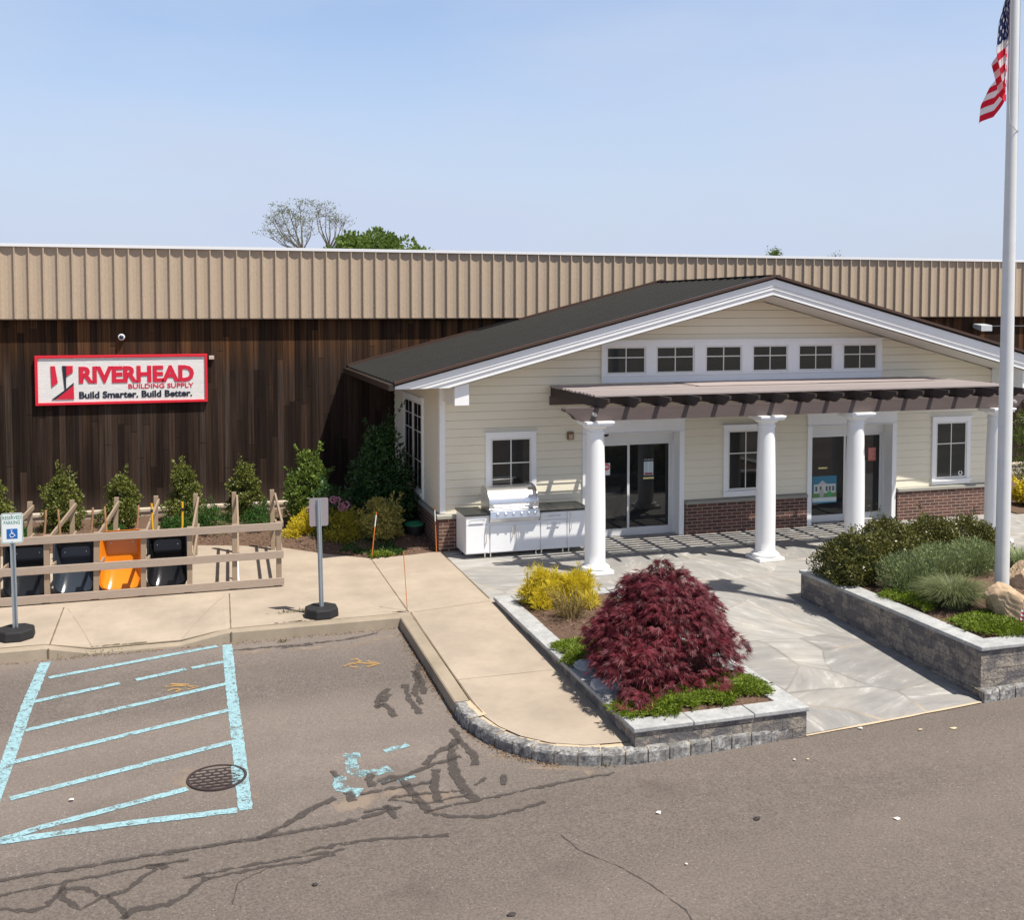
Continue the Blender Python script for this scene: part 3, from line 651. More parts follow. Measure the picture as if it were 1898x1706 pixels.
# ------------------------------------------------------------------ warehouse behind
def mat_planks():
    m, nt, p = newmat('weathered_planks'); P = pos(nt); s = nn(nt, 'ShaderNodeSeparateXYZ', {0: P})
    bi = mth(nt, 'DIVIDE', s.outputs[0], .142); fr = mth(nt, 'FRACT', bi); idx = mth(nt, 'FLOOR', bi)
    w1 = nn(nt, 'ShaderNodeTexWhiteNoise', {'W': idx}, noise_dimensions='1D')
    seg = mth(nt, 'FLOOR', mth(nt, 'ADD', mth(nt, 'DIVIDE', s.outputs[2], 3.2), mth(nt, 'MULTIPLY', w1.outputs[0], 5)))
    w2 = nn(nt, 'ShaderNodeTexWhiteNoise', {'Vector': nn(nt, 'ShaderNodeCombineXYZ', {0: idx, 1: seg}).outputs[0]}, noise_dimensions='2D')
    gr = noise(nt, smap(nt, P, (13, 13, .30)), 1.5, 6, .68); big = noise(nt, smap(nt, P, (1.2, 1, .35)), 1.0, 4)
    up = rmp(nt, mth(nt, 'ADD', s.outputs[2], mth(nt, 'MULTIPLY', mth(nt, 'SUBTRACT', w1.outputs[0], .5), .35)), 3.6, 4.25)   # sheltered, still brown under the fascia
    wv = mth(nt, 'POWER', w2.outputs[0], 1.6); grey = mixc(nt, wv, (.010, .0052, .004), (.066, .040, .028)); brn = mixc(nt, wv, (.018, .0072, .003), (.15, .066, .024))
    grey = mixc(nt, mth(nt, 'MULTIPLY', mth(nt, 'GREATER_THAN', w1.outputs[0], .86), .7), grey, (.085, .062, .049))
    col = mixc(nt, up, grey, brn)
    rust = mth(nt, 'MULTIPLY', rmp(nt, noise(nt, smap(nt, P, (5, 1, .35)), 1.2, 4), .60, .72), rmp(nt, s.outputs[2], 1.5, 3.4))
    col = mixc(nt, mth(nt, 'MULTIPLY', rust, .55), col, (.15, .062, .025))
    col = mixc(nt, rmp(nt, gr, .32, .68), mixc(nt, .8, col, (.006, .004, .003)), mixc(nt, .055, col, (.30, .20, .14)))
    col = mixc(nt, mth(nt, 'MULTIPLY', rmp(nt, big, .52, .75), .3), col, (.06, .042, .033))
    low = mth(nt, 'MULTIPLY', rmp(nt, mth(nt, 'ADD', s.outputs[2], mth(nt, 'MULTIPLY', gr, .5)), 1.1, .5), .2)    # splash dust above the ledge
    col = mixc(nt, low, col, (.15, .125, .11))
    d = mth(nt, 'ABSOLUTE', mth(nt, 'SUBTRACT', fr, .5)); gap = rmp(nt, d, .475, .495)
    zf = mth(nt, 'FRACT', mth(nt, 'ADD', mth(nt, 'DIVIDE', s.outputs[2], 3.2), mth(nt, 'MULTIPLY', w1.outputs[0], 5)))
    gap = mth(nt, 'MAXIMUM', gap, rmp(nt, zf, .004, .002))
    col = mixc(nt, mth(nt, 'MULTIPLY', gap, .7), col, (.006, .005, .004))
    h = mth(nt, 'SUBTRACT', mth(nt, 'ADD', mth(nt, 'MULTIPLY', gr, .25), mth(nt, 'MULTIPLY', w2.outputs[0], .3)), gap)
    setp(nt, p, Base_Color=col, Roughness=.8, Normal=bump(nt, h, .6, .012)); p.inputs['Specular IOR Level'].default_value = .12
    return m
PLANK = mat_planks()
FASC = PM('pebbled_metal', (.44, .345, .25), .8, var=.12, scale=1.2, bmp=.5, bscale=34, fine=.2, stretch=(2.2, 1, .35))
WCAP = PM('white_cap', (.78, .79, .80), .4, var=.03, fine=.02)
DARKM = PM('bronze_metal', (.035, .026, .020), .45, metal=.2, var=.15)
ROOFM = PM('dark_roof_metal', (.011, .0112, .010), .7, metal=.0, var=.2, scale=1.1, fine=.015, spec=.12)
wh = thing('warehouse', 'long warehouse with dark vertical plank wall and tan ribbed metal fascia', 'building', (0, 26.5, 0))
MB().box(-40, 60, 26.5, 26.8, -.2, 6.2).build('plank_wall', PLANK, wh)
b = MB(); b.box(-40, 60, 26.28, 26.5, -.2, .30); b.box(-40, 60, 26.25, 26.495, .30, .36); b.build('concrete_ledge', mat_concrete('ledge_concrete', (.52, .45, .36)), wh)
# ribbed fascia
FY, FZ0, FZ1, PIT = 26.33, 4.855, 6.51, .305
b = MB(); x = -40.0; vs = []
while x < 60:
    for dx, dy in ((0, -.042), (.026, -.042), (.030, .004), (.09, .022), (.165, .030), (.24, .020), (.2985, .0)): vs.append((x + dx, FY + dy))
    x += PIT
V = []
for px_, py_ in vs: V += [(px_, py_, FZ0), (px_, py_, FZ1)]
b.add(V, [(2 * i, 2 * i + 2, 2 * i + 3, 2 * i + 1) for i in range(len(vs) - 1)])
b.build('metal_fascia', FASC, wh)
b = MB(); b.box(-40, 60, FY + .05, 26.498, FZ0 + .03, FZ0 + .10); b.box(-40, 60, FY - .03, FY + .05, FZ0 - .02, FZ0 - .002); b.build('soffit', PM('soffit_dark', (.10, .07, .05), .8), wh)
b = MB(); b.box(-40, 60, FY - .05, FY + .3, FZ1 - .012, FZ1 + .058); b.build('roof_cap', WCAP, wh)
b = MB(); b.add([(-40, FY + .25, FZ1 + .04), (60, FY + .25, FZ1 + .04), (60, 70, FZ1 + .5), (-40, 70, FZ1 + .5)], [(0, 1, 2, 3)]); b.build('roof', PM('roof_grey', (.55, .55, .54), .7), wh)

# ------------------------------------------------------------------ entrance building
WX0, WX1, WY, RX, RZ, SL = 5.05, 19.35, 21.51, 12.2, 5.79, .258
EX0, EX1, RY0, RY1 = 3.85, 20.55, 20.3, 26.48
eb = thing('entrance_building', 'cream clapboard entrance building with low dark gable roof, white trim and brick base', 'building', (RX, WY, 0))
def ztop(x): return RZ - SL * abs(x - RX)
def zsof(x): return ztop(x) - .44
DOORS = [(8.33, 10.53), (13.93, 16.13)]
def siding(b, x0, x1, zlo, zhi_f, T=None, holes=(), ztopcut=None):
    z = zlo; k = 0
    while z < 5.6:
        z1 = z + .178; a0, a1 = x0, x1; c0, c1 = x0, x1
        if zhi_f:
            lim = lambda zz: ((RX - (RZ - .44 - zz) / SL), (RX + (RZ - .44 - zz) / SL))
            l0, l1 = lim(z), lim(z1); a0, a1 = max(x0, l0[0]), min(x1, l0[1]); c0, c1 = max(x0, l1[0]), min(x1, l1[1])
            if a1 - a0 < .1: break
            c0, c1 = min(c0, c1 - .001) if c0 < c1 else (a0 + a1) / 2, c1 if c0 < c1 else (a0 + a1) / 2 + .001
        elif z1 > ztopcut: break
        segs = [(a0, a1, c0, c1)]
        if z < 2.5 and holes:
            segs = []; prev = a0
            for h0, h1 in holes: segs.append((prev, h0, prev, h0)); prev = h1
            segs.append((prev, a1, prev, c1)); segs[0] = (a0, holes[0][0], c0, holes[0][0])
        for p0, p1, q0, q1 in segs:
            t = .024
            b.add([(p0, -t, z + .007), (p1, -t, z + .007), (q1, -.004, z1), (q0, -.004, z1), (p0, .03, z + .007), (p1, .03, z + .007), (q0, .03, z1), (q1, .03, z1)], [(0, 1, 2, 3), (4, 5, 1, 0), (3, 2, 7, 6)])
        z = z1; k += 1
b = MB(Matrix.Translation((0, WY, 0))); siding(b, WX0, WX1, .78, True, holes=DOORS); b.build('clapboard_wall', CREAM, eb)
TL = Matrix(((0, 1, 0, WX0), (-1, 0, 0, 0), (0, 0, 1, 0), (0, 0, 0, 1)))     # local (u, out, z): u = -Y
b = MB(TL); siding(b, -26.5, -WY, .78, False, ztopcut=3.6); b.build('clapboard_wall', CREAM, eb)
b = MB(); b.box(WX1 - .02, WX1, WY + .02, 26.5, 0, 3.6); b.build('clapboard_wall', CREAM, eb)
def mat_brick():
    m, nt, p = newmat('red_brick'); P = pos(nt); s = nn(nt, 'ShaderNodeSeparateXYZ', {0: P})
    v = nn(nt, 'ShaderNodeCombineXYZ', {0: mth(nt, 'ADD', s.outputs[0], s.outputs[1]), 1: s.outputs[2], 2: 0.0}).outputs[0]
    br = nn(nt, 'ShaderNodeTexBrick', {'Vector': v, 'Color1': (.135, .058, .041, 1), 'Color2': (.045, .022, .020, 1), 'Mortar': (.36, .27, .215, 1), 'Scale': 1.0, 'Mortar Size': .0075, 'Mortar Smooth': .1, 'Brick Width': .25, 'Row Height': .0766, 'Bias': -.1})
    n = noise(nt, P, 30, 4, .65); col = mixc(nt, .2, br.outputs[0], mixc(nt, n, sca((.10, .05, .04), .3), (.30, .17, .13)), 'MIX')
    col = mixc(nt, br.outputs[1], col, br.outputs[0])
    setp(nt, p, Base_Color=col, Roughness=.88, Normal=bump(nt, mth(nt, 'SUBTRACT', mth(nt, 'MULTIPLY', n, .3), br.outputs[1]), .7, .012)); return m
BRICK = mat_brick()
b = MB(); y0 = WY - .09
xsb = [WX0 - .06, DOORS[0][0] - .14, DOORS[0][1] + .14, DOORS[1][0] - .14, DOORS[1][1] + .14, WX1 + .06]
for i in (0, 2, 4): b.box(xsb[i], xsb[i + 1], y0, WY + .02, -.05, .69)
b.box(WX0 - .06, WX0, WY + .02, 26.5, -.05, .69); b.box(WX1, WX1 + .06, WY + .02, 26.5, -.05, .69)
b.each('brick_base', BRICK, eb)
SILLM = PM('water_table', (.30, .29, .25), .8, var=.15)
b = MB()
for i in (0, 2, 4): b.prism([(y0 - .035, .695), (WY - .0, .695), (WY - .0, .79), (y0 - .035, .755)], xsb[i] - (.035 if i == 0 else 0), xsb[i + 1], 'yz')
b.box(WX0 - .095, WX0 - .001, WY + .001, 26.5, .695, .77); b.each('water_table', SILLM, eb)
# corner boards
b = MB(); b.box(WX0 - .022, WX0 + .10, WY - .03, WY + .09, .80, 3.66); b.box(WX1 - .10, WX1 + .022, WY - .03, WY + .09, .80, 3.66); b.each('corner_board', WHITE, eb)
# roof
b = MB()
for sgn, xe in ((-1, EX0), (1, EX1)):
    b.add([(RX, RY0, RZ), (xe, RY0, ztop(xe)), (xe, RY1, ztop(xe)), (RX, RY1, RZ), (RX, RY0, RZ - .06), (xe, RY0, ztop(xe) - .06), (xe, RY1, ztop(xe) - .06), (RX, RY1, RZ - .06)],
          [(0, 1, 2, 3)[::sgn], (4, 7, 6, 5)[::sgn], (1, 5, 6, 2)[::sgn], (0, 4, 5, 1)[::sgn], (3, 2, 6, 7)[::sgn]])
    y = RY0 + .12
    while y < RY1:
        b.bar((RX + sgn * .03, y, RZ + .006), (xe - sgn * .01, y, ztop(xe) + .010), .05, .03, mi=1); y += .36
rf = b.build('roof', [ROOFM, PM('rib_sheen_metal', (.062, .060, .054), .6, var=.15, fine=.015, spec=.2)], eb)  # lighter rib colour stands in for the sheen along the rib edges
b = MB(); b.bar((RX, RY0 - .02, RZ + .012), (RX, RY1, RZ + .012), .26, .035)
b.build('ridge_cap', ROOFM, rf)
b = MB()
for sgn, xe in ((-1, EX0), (1, EX1)): b.bar((RX, RY0 + .0, RZ + .006), (xe, RY0 + .0, ztop(xe) + .006), .10, .055, up=(0, 0, 1))
for sgn, xe in ((-1, EX0), (1, EX1)): b.bar((RX + sgn * 4.0, RY1 - .43, RZ + .03 - SL * 4.0), (RX, RY1 - .43, RZ + .03), .05, .10); b.bar((xe, RY1 - .03, ztop(xe) + .03), (RX + sgn * 3.9, RY1 - .03, RZ + .03 - SL * 3.9), .06, .09)
b.each('drip_edge', PM('copper_brown', (.085, .050, .036), .45, metal=.3, var=.2), rf)
def rake_poly(t0, t1, zcl=3.52):
    L = [(EX0 + .02, max(zcl, ztop(EX0 + .02) - t0)), (RX, RZ - t0), (EX1 - .02, max(zcl, ztop(EX1 - .02) - t0))]
    Rr = [(EX1 - .02, zcl)] if ztop(EX1) - t1 < zcl else [(EX1 - .02, ztop(EX1 - .02) - t1)]
    xk = RX + (RZ - t1 - zcl) / SL
    if xk < EX1 - .02: Rr.append((xk, zcl))
    Rr.append((RX, RZ - t1))
    if xk < EX1 - .02: Rr.append((2 * RX - xk, zcl)); Rr.append((EX0 + .02, zcl))
    else: Rr.append((EX0 + .02, ztop(EX0 + .02) - t1))
    return (L + Rr)[::-1]
b = MB(); b.prism(rake_poly(.045, .21), RY0 + .02, RY0 + .07); b.prism(rake_poly(.21, .24), RY0 + .045, RY0 + .09)
b.prism(rake_poly(.24, .285), RY0 + .035, RY0 + .09); b.prism(rake_poly(.285, .40), RY0 + .06, RY0 + .11)
b.build('rake_trim', WHITE, rf)
b = MB()
for sgn, xe in ((-1, EX0), (1, EX1)):
    xk = RX + sgn * (RZ - .42 - 3.52) / SL
    b.add([(RX, RY0 + .10, RZ - .42), (xk, RY0 + .10, 3.52), (xk, WY + .06, 3.52), (RX, WY + .06, RZ - .42)], [(0, 1, 2, 3)[::sgn]])
    b.add([(xk, RY0 + .10, 3.522), (xe, RY0 + .10, 3.522), (xe, 26.48, 3.522), (xk, 26.48, 3.522)], [(0, 1, 2, 3)[::sgn]])
b.build('soffit', PM('soffit_cream', (.62, .60, .56), .6, var=.03), rf)
b = MB()
for s, xe in ((-1, EX0), (1, EX1)):
    b.box(xe - .005 if s > 0 else xe - .11, xe + .11 if s > 0 else xe + .005, RY0 - .02, 26.45, ztop(xe) - .14, ztop(xe) - .02)
b.each('gutter', DARKM, rf)
b = MB(); b.box(5.10, 5.40, 20.47, WY - .02, 3.15, 3.62); b.box(19.0, 19.3, 20.47, WY - .02, 3.15, 3.62); b.each('beam_end', WHITE, eb, bevel=.008)

# windows
def mat_glass(name, tint, rough=.03):
    m, nt, p = newmat(name); P = pos(nt)
    setp(nt, p, Base_Color=mixc(nt, noise(nt, P, 1.3, 3), sca(tint, .5), sca(tint, 1.6)), Roughness=rough); p.inputs['IOR'].default_value = 1.62
    setp(nt, p, Normal=bump(nt, noise(nt, P, 1.1, 2), .03, .05)); return m
GLASS = mat_glass('dark_glass', (.010, .011, .012)); GLASSG = mat_glass('green_tinted_glass', (.016, .022, .020))
VINYL = PM('vinyl_sash', (.70, .68, .63), .45, var=.03, fine=.02)
def window(parent, x0, x1, z0, z1, T, cas=.11, head=True, rows=(.62,), cols=(.5,), glass=GLASS, sill=True, two=False):
    w = MB(T); pr = -.045
    w.box(x0, x0 + cas, pr, 0, z0 + .10, z1 - cas); w.box(x1 - cas, x1, pr, 0, z0 + .10, z1 - cas); w.box(x0, x1, pr, 0, z1 - cas, z1)
    w.box(x0, x1, pr, 0, z0, z0 + .10)
    if head: w.box(x0 - .035, x1 + .035, pr - .045, 0, z1 + .001, z1 + .028)
    o = w.build('window', WHITE, parent, bevel=.004)
    if sill: MB(T).box(x0 - .02, x1 + .02, pr - .04, 0, z0 + .085, z0 + .125).build('sill', WHITE, o)
    gx0, gx1, gz0, gz1 = x0 + cas + .001, x1 - cas - .001, z0 + .126, z1 - cas - .001
    s = MB(T); f = .04
    cells = [(gx0, gx1)] if not two else [(gx0, (gx0 + gx1) / 2 - .04), ((gx0 + gx1) / 2 + .04, gx1)]
    if two: s.box((gx0 + gx1) / 2 - .04, (gx0 + gx1) / 2 + .04, -.04, 0, gz0, gz1)
    g = MB(T)
    for c0, c1 in cells:
        s.box(c0, c0 + f, -.032, 0, gz0, gz1); s.box(c1 - f, c1, -.032, 0, gz0, gz1); s.box(c0 + f, c1 - f, -.032, 0, gz1 - f, gz1); s.box(c0 + f, c1 - f, -.032, 0, gz0, gz0 + f * 1.6)
        for c in cols: x = c0 + (c1 - c0) * c; s.box(x - .012, x + .012, -.0225, -.016, gz0 + f * 1.6, gz1 - f)
        for r_ in rows: z = gz0 + (gz1 - gz0) * r_; s.box(c0 + f, c1 - f, -.023, -.0165, z - .012, z + .012)
        g.box(c0 + f * .5, c1 - f * .5, -.0185, -.0155, gz0 + f * .5, gz1 - f * .5)
    s.build('sash', VINYL, o); g.build('pane', glass, o); return o
TF = Matrix.Translation((0, WY, 0))
TF2 = Matrix.Translation((0, WY - .012, 0))
window(eb, 6.02, 7.15, .80, 2.45, TF2); window(eb, 11.63, 12.77, .80, 2.43, TF2); window(eb, 17.27, 18.39, .80, 2.44, TF2, glass=GLASSG)
TS = Matrix(((0, 1, 0, WX0 - .012), (-1, 0, 0, 0), (0, 0, 1, 0), (0, 0, 0, 1)))
window(eb, -25.2, -23.05, .82, 3.08, TS, two=True, rows=(.34, .67, .84), cols=(.5,))
# clerestory
b = MB(TF2); cx0, cx1, cz0, cz1 = 8.64, 15.79, 3.46, 4.39
PX6 = [(1125, 1193), (1217, 1283), (1308, 1371), (1395, 1456), (1480, 1540), (1562, 1621)]
W6 = [(PY(a, 665, WY)[0] - .03, PY(c, 665, WY)[0] + .03) for a, c in PX6]; gz0, gz1 = 3.655, 4.255
b.box(cx0, cx1, -.05, 0, gz1, cz1 - .03); b.box(cx0 - .02, cx1 + .02, -.08, 0, cz1 - .029, cz1 + .012); b.box(cx0, cx1, -.05, 0, cz0, gz0 - .05); b.box(cx0 - .015, cx1 + .015, -.075, 0, gz0 - .049, gz0)
prev = cx0
for a, c in W6: b.box(prev, a, -.05, 0, gz0, gz1); prev = c
b.box(prev, cx1, -.05, 0, gz0, gz1); b.build('clerestory_trim', WHITE, eb, bevel=.004)
for a, c in W6:
    s = MB(TF2); f = .036
    s.box(a, a + f, -.035, 0, gz0, gz1); s.box(c - f, c, -.035, 0, gz0, gz1); s.box(a + f, c - f, -.035, 0, gz1 - f, gz1); s.box(a + f, c - f, -.035, 0, gz0, gz0 + f)
    xm = (a + c) / 2; zm = gz0 + (gz1 - gz0) * .6; s.box(xm - .012, xm + .012, -.03, -.017, gz0 + f, gz1 - f); s.box(a + f, c - f, -.0295, -.0175, zm - .012, zm + .012)
    o = s.build('clerestory_window', VINYL, eb); MB(TF2).box(a + .02, c - .02, -.019, -.016, gz0 + .02, gz1 - .02).build('pane', GLASSG, o)

# entrance doors, set back in white cased openings
ALU = PM('white_aluminium', (.66, .66, .65), .4, var=.03, fine=.02)
RUBBER = PM('black_rubber', (.012, .012, .012), .6)
DY = WY + .30
for n, (d0, d1) in enumerate(DOORS):
    c = .12
    b = MB(); b.box(d0 - c, d0, WY - .055, WY + .0, 0, 2.36); b.box(d1, d1 + c, WY - .055, WY + .0, 0, 2.36)
    b.box(d0 - c, d1 + c, WY - .055, WY, 2.361, 2.62); b.prism([(WY - .055, 2.621), (WY - .001, 2.621), (WY - .001, 2.76), (WY - .17, 2.76), (WY - .17, 2.73), (WY - .09, 2.67)], d0 - c - .04, d1 + c + .04, 'yz')
    b.box(d0 - c - .012, d1 + c + .012, WY - .075, WY, 2.345, 2.3605)
    b.box(d0 - .02, d0, WY + .001, DY + .08, 0, 2.5); b.box(d1, d1 + .02, WY + .001, DY + .08, 0, 2.5); b.box(d0, d1, WY + .001, DY + .08, 2.36, 2.5)
    dr = b.build('doorway', WHITE, eb, bevel=.004)
    b = MB(); b.box(d0, d0 + .05, DY - .03, DY + .05, 0, 2.36); b.box(d1 - .05, d1, DY - .03, DY + .05, 0, 2.36); b.box(d0 + .05, d1 - .05, DY - .06, DY + .05, 2.12, 2.36); b.box(d0 + .05, d1 - .05, DY - .02, DY + .05, 0, .02)
    b.box(d0 + .05, d1 - .05, DY - .062, DY - .03, 2.10, 2.119); b.build('door_frame', ALU, dr)
    xm = (d0 + d1) / 2 + (.0 if n == 0 else .0)
    for k, (a, e, yy) in enumerate(((d0 + .05, xm + .02, DY - .02), (xm - .02, d1 - .05, DY + .02))):
        if n == 1: yy = DY + .02 if k else DY - .02
        b = MB(); f = .055; b.box(a, a + f, yy - .022, yy + .017, .02, 2.1); b.box(e - f, e, yy - .022, yy + .017, .02, 2.1); b.box(a + f, e - f, yy - .022, yy + .017, 2.04, 2.1); b.box(a + f, e - f, yy - .022, yy + .017, .02, .17)
        lf = b.build('door_leaf', ALU, dr)
        MB().box(a + f * .6, e - f * .6, yy - .004, yy + .004, .1, 2.08).build('glass', GLASS, lf)
        b = MB(); b.box(a + f * .96, a + f * 1.12, yy - .012, yy - .004, .17, 2.04); b.box(e - f * 1.12, e - f * .96, yy - .012, yy - .004, .17, 2.04); b.each('gasket', RUBBER, lf)
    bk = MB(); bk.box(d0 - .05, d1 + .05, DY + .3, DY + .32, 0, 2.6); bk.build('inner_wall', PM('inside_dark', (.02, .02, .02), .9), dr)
    cm = MB(); cmx = 8.83 if n == 0 else 15.33; cm.lathe([(.02, .0), (.075, -.0), (.075, -.02), (.07, -.05), (.045, -.085), (.01, -.10)], (cmx, DY - .16, 2.36), 20)
    cm.build('dome_camera', PM('black_dome', (.015, .015, .016), .12), dr, smooth=40)

# notices on the doors and windows
WHT = PM('paper_white', (.75, .76, .76), .6, var=.04); REDP = PM('sign_red', (.62, .02, .035), .5, var=.05, fine=.02); YELP = PM('yellow_strip', (.72, .62, .26), .5)
def gp(x, y, Y): return PY(x, y, Y)
yg = DY - .02 - .006
a = gp(1124, 868, yg); t = thing('do_not_enter_sticker', 'round red no entry sticker on the left glass of the left entrance door', 'sticker', tuple(a))
b = MB(); b.prism([(a[0] - .085, a[2] - .16), (a[0] + .085, a[2] - .16), (a[0] + .085, a[2] + .11), (a[0] - .085, a[2] + .11)], yg - .0015, yg); b.build('card', WHT, t)
b = MB(); b.prism([(a[0] + .078 * math.cos(k * .2618), a[2] + .025 + .078 * math.sin(k * .2618)) for k in range(24)], yg - .003, yg - .0016); b.build('disc', REDP, t)
b = MB(); b.box(a[0] - .055, a[0] + .055, yg - .0045, yg - .0031, a[2] + .012, a[2] + .04); b.build('bar', WHT, t)
text('DO NOT', a[0] - .045, a[0] + .045, a[2] + .05, a[2] + .075, yg - .0031, WHT, t, depth=.001); text('ENTER', a[0] - .04, a[0] + .04, a[2] - .025, a[2] + .0, yg - .0031, WHT, t, depth=.001)
yg2 = DY + .02 - .006
a = gp(1202, 868, yg2); INKG = PM('ink_grey', (.30, .33, .34), .6)
t = thing('opening_hours_notice', 'opening hours notice with red foot and yellow strip on the left doorway', 'notice', tuple(a))
b = MB(); b.box(a[0] - .115, a[0] + .115, yg2 - .0015, yg2, a[2] - .16, a[2] + .15); b.build('card', PM('notice_card', (.55, .63, .66), .5), t)
b = MB()
for k in range(5):
    for j in (-.055, .055): b.box(a[0] + j - .04, a[0] + j + .04, yg2 - .0025, yg2 - .0016, a[2] + .10 - k * .048, a[2] + .118 - k * .048)
b.build('printed_lines', INKG, t); b = MB(); b.box(a[0] - .1, a[0] + .1, yg2 - .0025, yg2 - .0016, a[2] - .15, a[2] - .105); b.build('foot_band', PM('dark_red', (.25, .02, .03), .5), t)
b = MB(); b.box(a[0] - .13, a[0] + .13, yg2 - .002, yg2, a[2] - .245, a[2] - .205); b.build('strip', YELP, t)
text('HOURS OF', a[0] - .11, a[0] + .11, a[2] + .18, a[2] + .205, yg2, WHT, t, depth=.001)
# poster on the right door
a = gp(1506, 884, yg); c = gp(1550, 931, yg); w, h = c[0] - a[0], a[2] - c[2]
t = thing('poster', 'teal and green poster of a house low on the left glass of the right door', 'poster', (a[0] + w / 2, yg, c[2]))
def pb(x0, x1, z0, z1, mat, lay, name): MB().box(a[0] + w * x0, a[0] + w * x1, yg - .001 * lay, yg - .001 * (lay - 1) - .0001, c[2] + h * z0, c[2] + h * z1).build(name, mat, t)
pb(0, 1, 0, 1, PM('poster_sky', (.02, .17, .27), .4), 1, 'card'); pb(.0, 1, .0, .2, PM('poster_path', (.55, .62, .60), .4), 2, 'path'); pb(0, 1, .2, .42, PM('poster_lawn', (.10, .22, .07), .4), 2, 'lawn')
pb(.06, .96, .36, .70, PM('poster_house', (.50, .52, .48), .4), 3, 'house'); pb(.0, 1, .0, .05, PM('poster_blue', (.06, .30, .45), .4), 3, 'band')
MB().prism([(a[0] + w * .2, c[2] + h * .68), (a[0] + w * .62, c[2] + h * .68), (a[0] + w * .41, c[2] + h * .84)], yg - .0035, yg - .0031).build('gable', PM('poster_roof', (.42, .43, .42), .4), t)
for k, x in enumerate((.12, .3, .55, .68, .82)): pb(x, x + .08, .44, .62, PM('poster_dark', (.05, .08, .08), .4), 4, 'window')
pb(.3, .46, .22, .5, PM('poster_person', (.35, .38, .36), .4), 5, 'figure'); pb(.62, .78, .24, .42, PM('poster_green', (.04, .3, .1), .4), 5, 'bin')
a2 = gp(1525, 868, yg); t = MB().box(a2[0] - .12, a2[0] + .12, yg - .0015, yg, a2[2] - .018, a2[2] + .018).build('push_strip', YELP, origin=(a2[0], yg, a2[2])); tag(t, 'narrow yellow strip on the glass above the house poster', 'sticker')
a = gp(1616, 842, yg2); t = thing('red_notice', 'small red printed notice on the right glass of the right door', 'notice', tuple(a))
MB().box(a[0] - .11, a[0] + .11, yg2 - .0015, yg2, a[2] - .16, a[2] + .16).build('card', PM('faded_red', (.48, .12, .09), .55, var=.2, scale=30), t)
b = MB()
for k in range(7): b.box(a[0] - .085, a[0] + .085 - .03 * (k % 3), yg2 - .0025, yg2 - .0016, a[2] + .11 - k * .037, a[2] + .122 - k * .037)
b.build('printed_lines', PM('pale_ink', (.62, .40, .36), .6), t)
a = gp(1602, 868, yg2); t = thing('vertical_sticker', 'tall pale lettered sticker on the glass just right of the third column', 'sticker', tuple(a)); b = MB()
for k in range(7): b.box(a[0] - .03, a[0] + .03, yg2 - .0015, yg2, a[2] - .18 + k * .055, a[2] - .15 + k * .055)
b.build('letters', PM('pale_blue_ink', (.42, .52, .56), .5), t)
a = gp(1780, 877, WY - .035); t = thing('window_decal', 'round white decal in the lower right corner of the right window', 'sticker', (a[0], WY - .034, a[2]))
b = MB(); n = 20
for k in range(n):
    if 3 < k < 6: continue
    t0, t1 = k / n * 6.2832, (k + 1) / n * 6.2832
    b.add([(a[0] + r_ * math.cos(q), WY - .0315, a[2] + r_ * math.sin(q)) for q in (t0, t1) for r_ in (.035, .062)], [(0, 1, 3, 2)])
b.build('ring', WHT, t)
# wall lamp box by the left door
a = gp(1057, 808, WY - .05); t = thing('wall_lamp', 'small bronze box lamp on the clapboard left of the left door', 'lamp', (a[0], WY, a[2]))
MB().box(a[0] - .07, a[0] + .07, WY - .09, WY - .012, a[2] - .085, a[2] + .085).build('housing', PM('bronze_lamp', (.20, .11, .06), .4, metal=.4), t, bevel=.01)
MB().box(a[0] - .045, a[0] + .045, WY - .095, WY - .089, a[2] - .07, a[2] + .03).build('lens', PM('lamp_lens', (.45, .36, .25), .3), t)

# ------------------------------------------------------------------ pergola
PW = PM('weathered_dark_wood', (.105, .080, .075), .8, var=.3, scale=3.5, bmp=.3, bscale=24, stretch=(.35, 4, 6), fine=.16)
PWR = PM('weathered_rafter', (.045, .032, .029), .8, var=.3, scale=3.5, bmp=.3, bscale=24, stretch=(5, .5, 6), fine=.14)
PWT = PM('weathered_slat', (.34, .29, .275), .85, var=.25, scale=2.5, bmp=.2, bscale=24, stretch=(.4, 7, 5), fine=.12)
pg = thing('pergola', 'dark wooden pergola on four white columns across the entrance front', 'pergola', (12.2, 18.9, 0))
CY_ = 18.9
def column(cx):
    b = MB()
    prof = [(.205, .145), (.205, .19)] + [(.200 - .034 * max(0, (t - .3) / .7) ** 1.6, .20 + 2.5 * t) for t in np.linspace(0, 1, 14)] + [(.185, 2.705), (.185, 2.735), (.166, 2.742), (.166, 2.80)]
    b.lathe(prof, (cx, CY_, 0), 40)
    o = b.build('column', WHITE, pg, smooth=30)
    c = MB(); c.box(cx - .285, cx + .285, CY_ - .285, CY_ + .285, 0, .075); c.build('plinth', WHITE, o, bevel=.008)
    c = MB(); c.lathe([(.27, .076), (.285, .095), (.285, .12), (.265, .14), (.225, .15), (.22, .175), (.19, .18)], (cx, CY_, 0), 40); c.build('base', WHITE, o, smooth=50)
    c = MB(); c.lathe([(.16, 2.79), (.2, 2.80), (.235, 2.83), (.25, 2.855), (.16, 2.856)], (cx, CY_, 0), 40); c.box(cx - .265, cx + .265, CY_ - .265, CY_ + .265, 2.857, 2.93); c.box(cx - .285, cx + .285, CY_ - .285, CY_ + .285, 2.905, 2.945)
    c.build('capital', WHITE, o, bevel=.004)
for cx in (7.49, 11.2, 13.3, 16.85): column(cx)
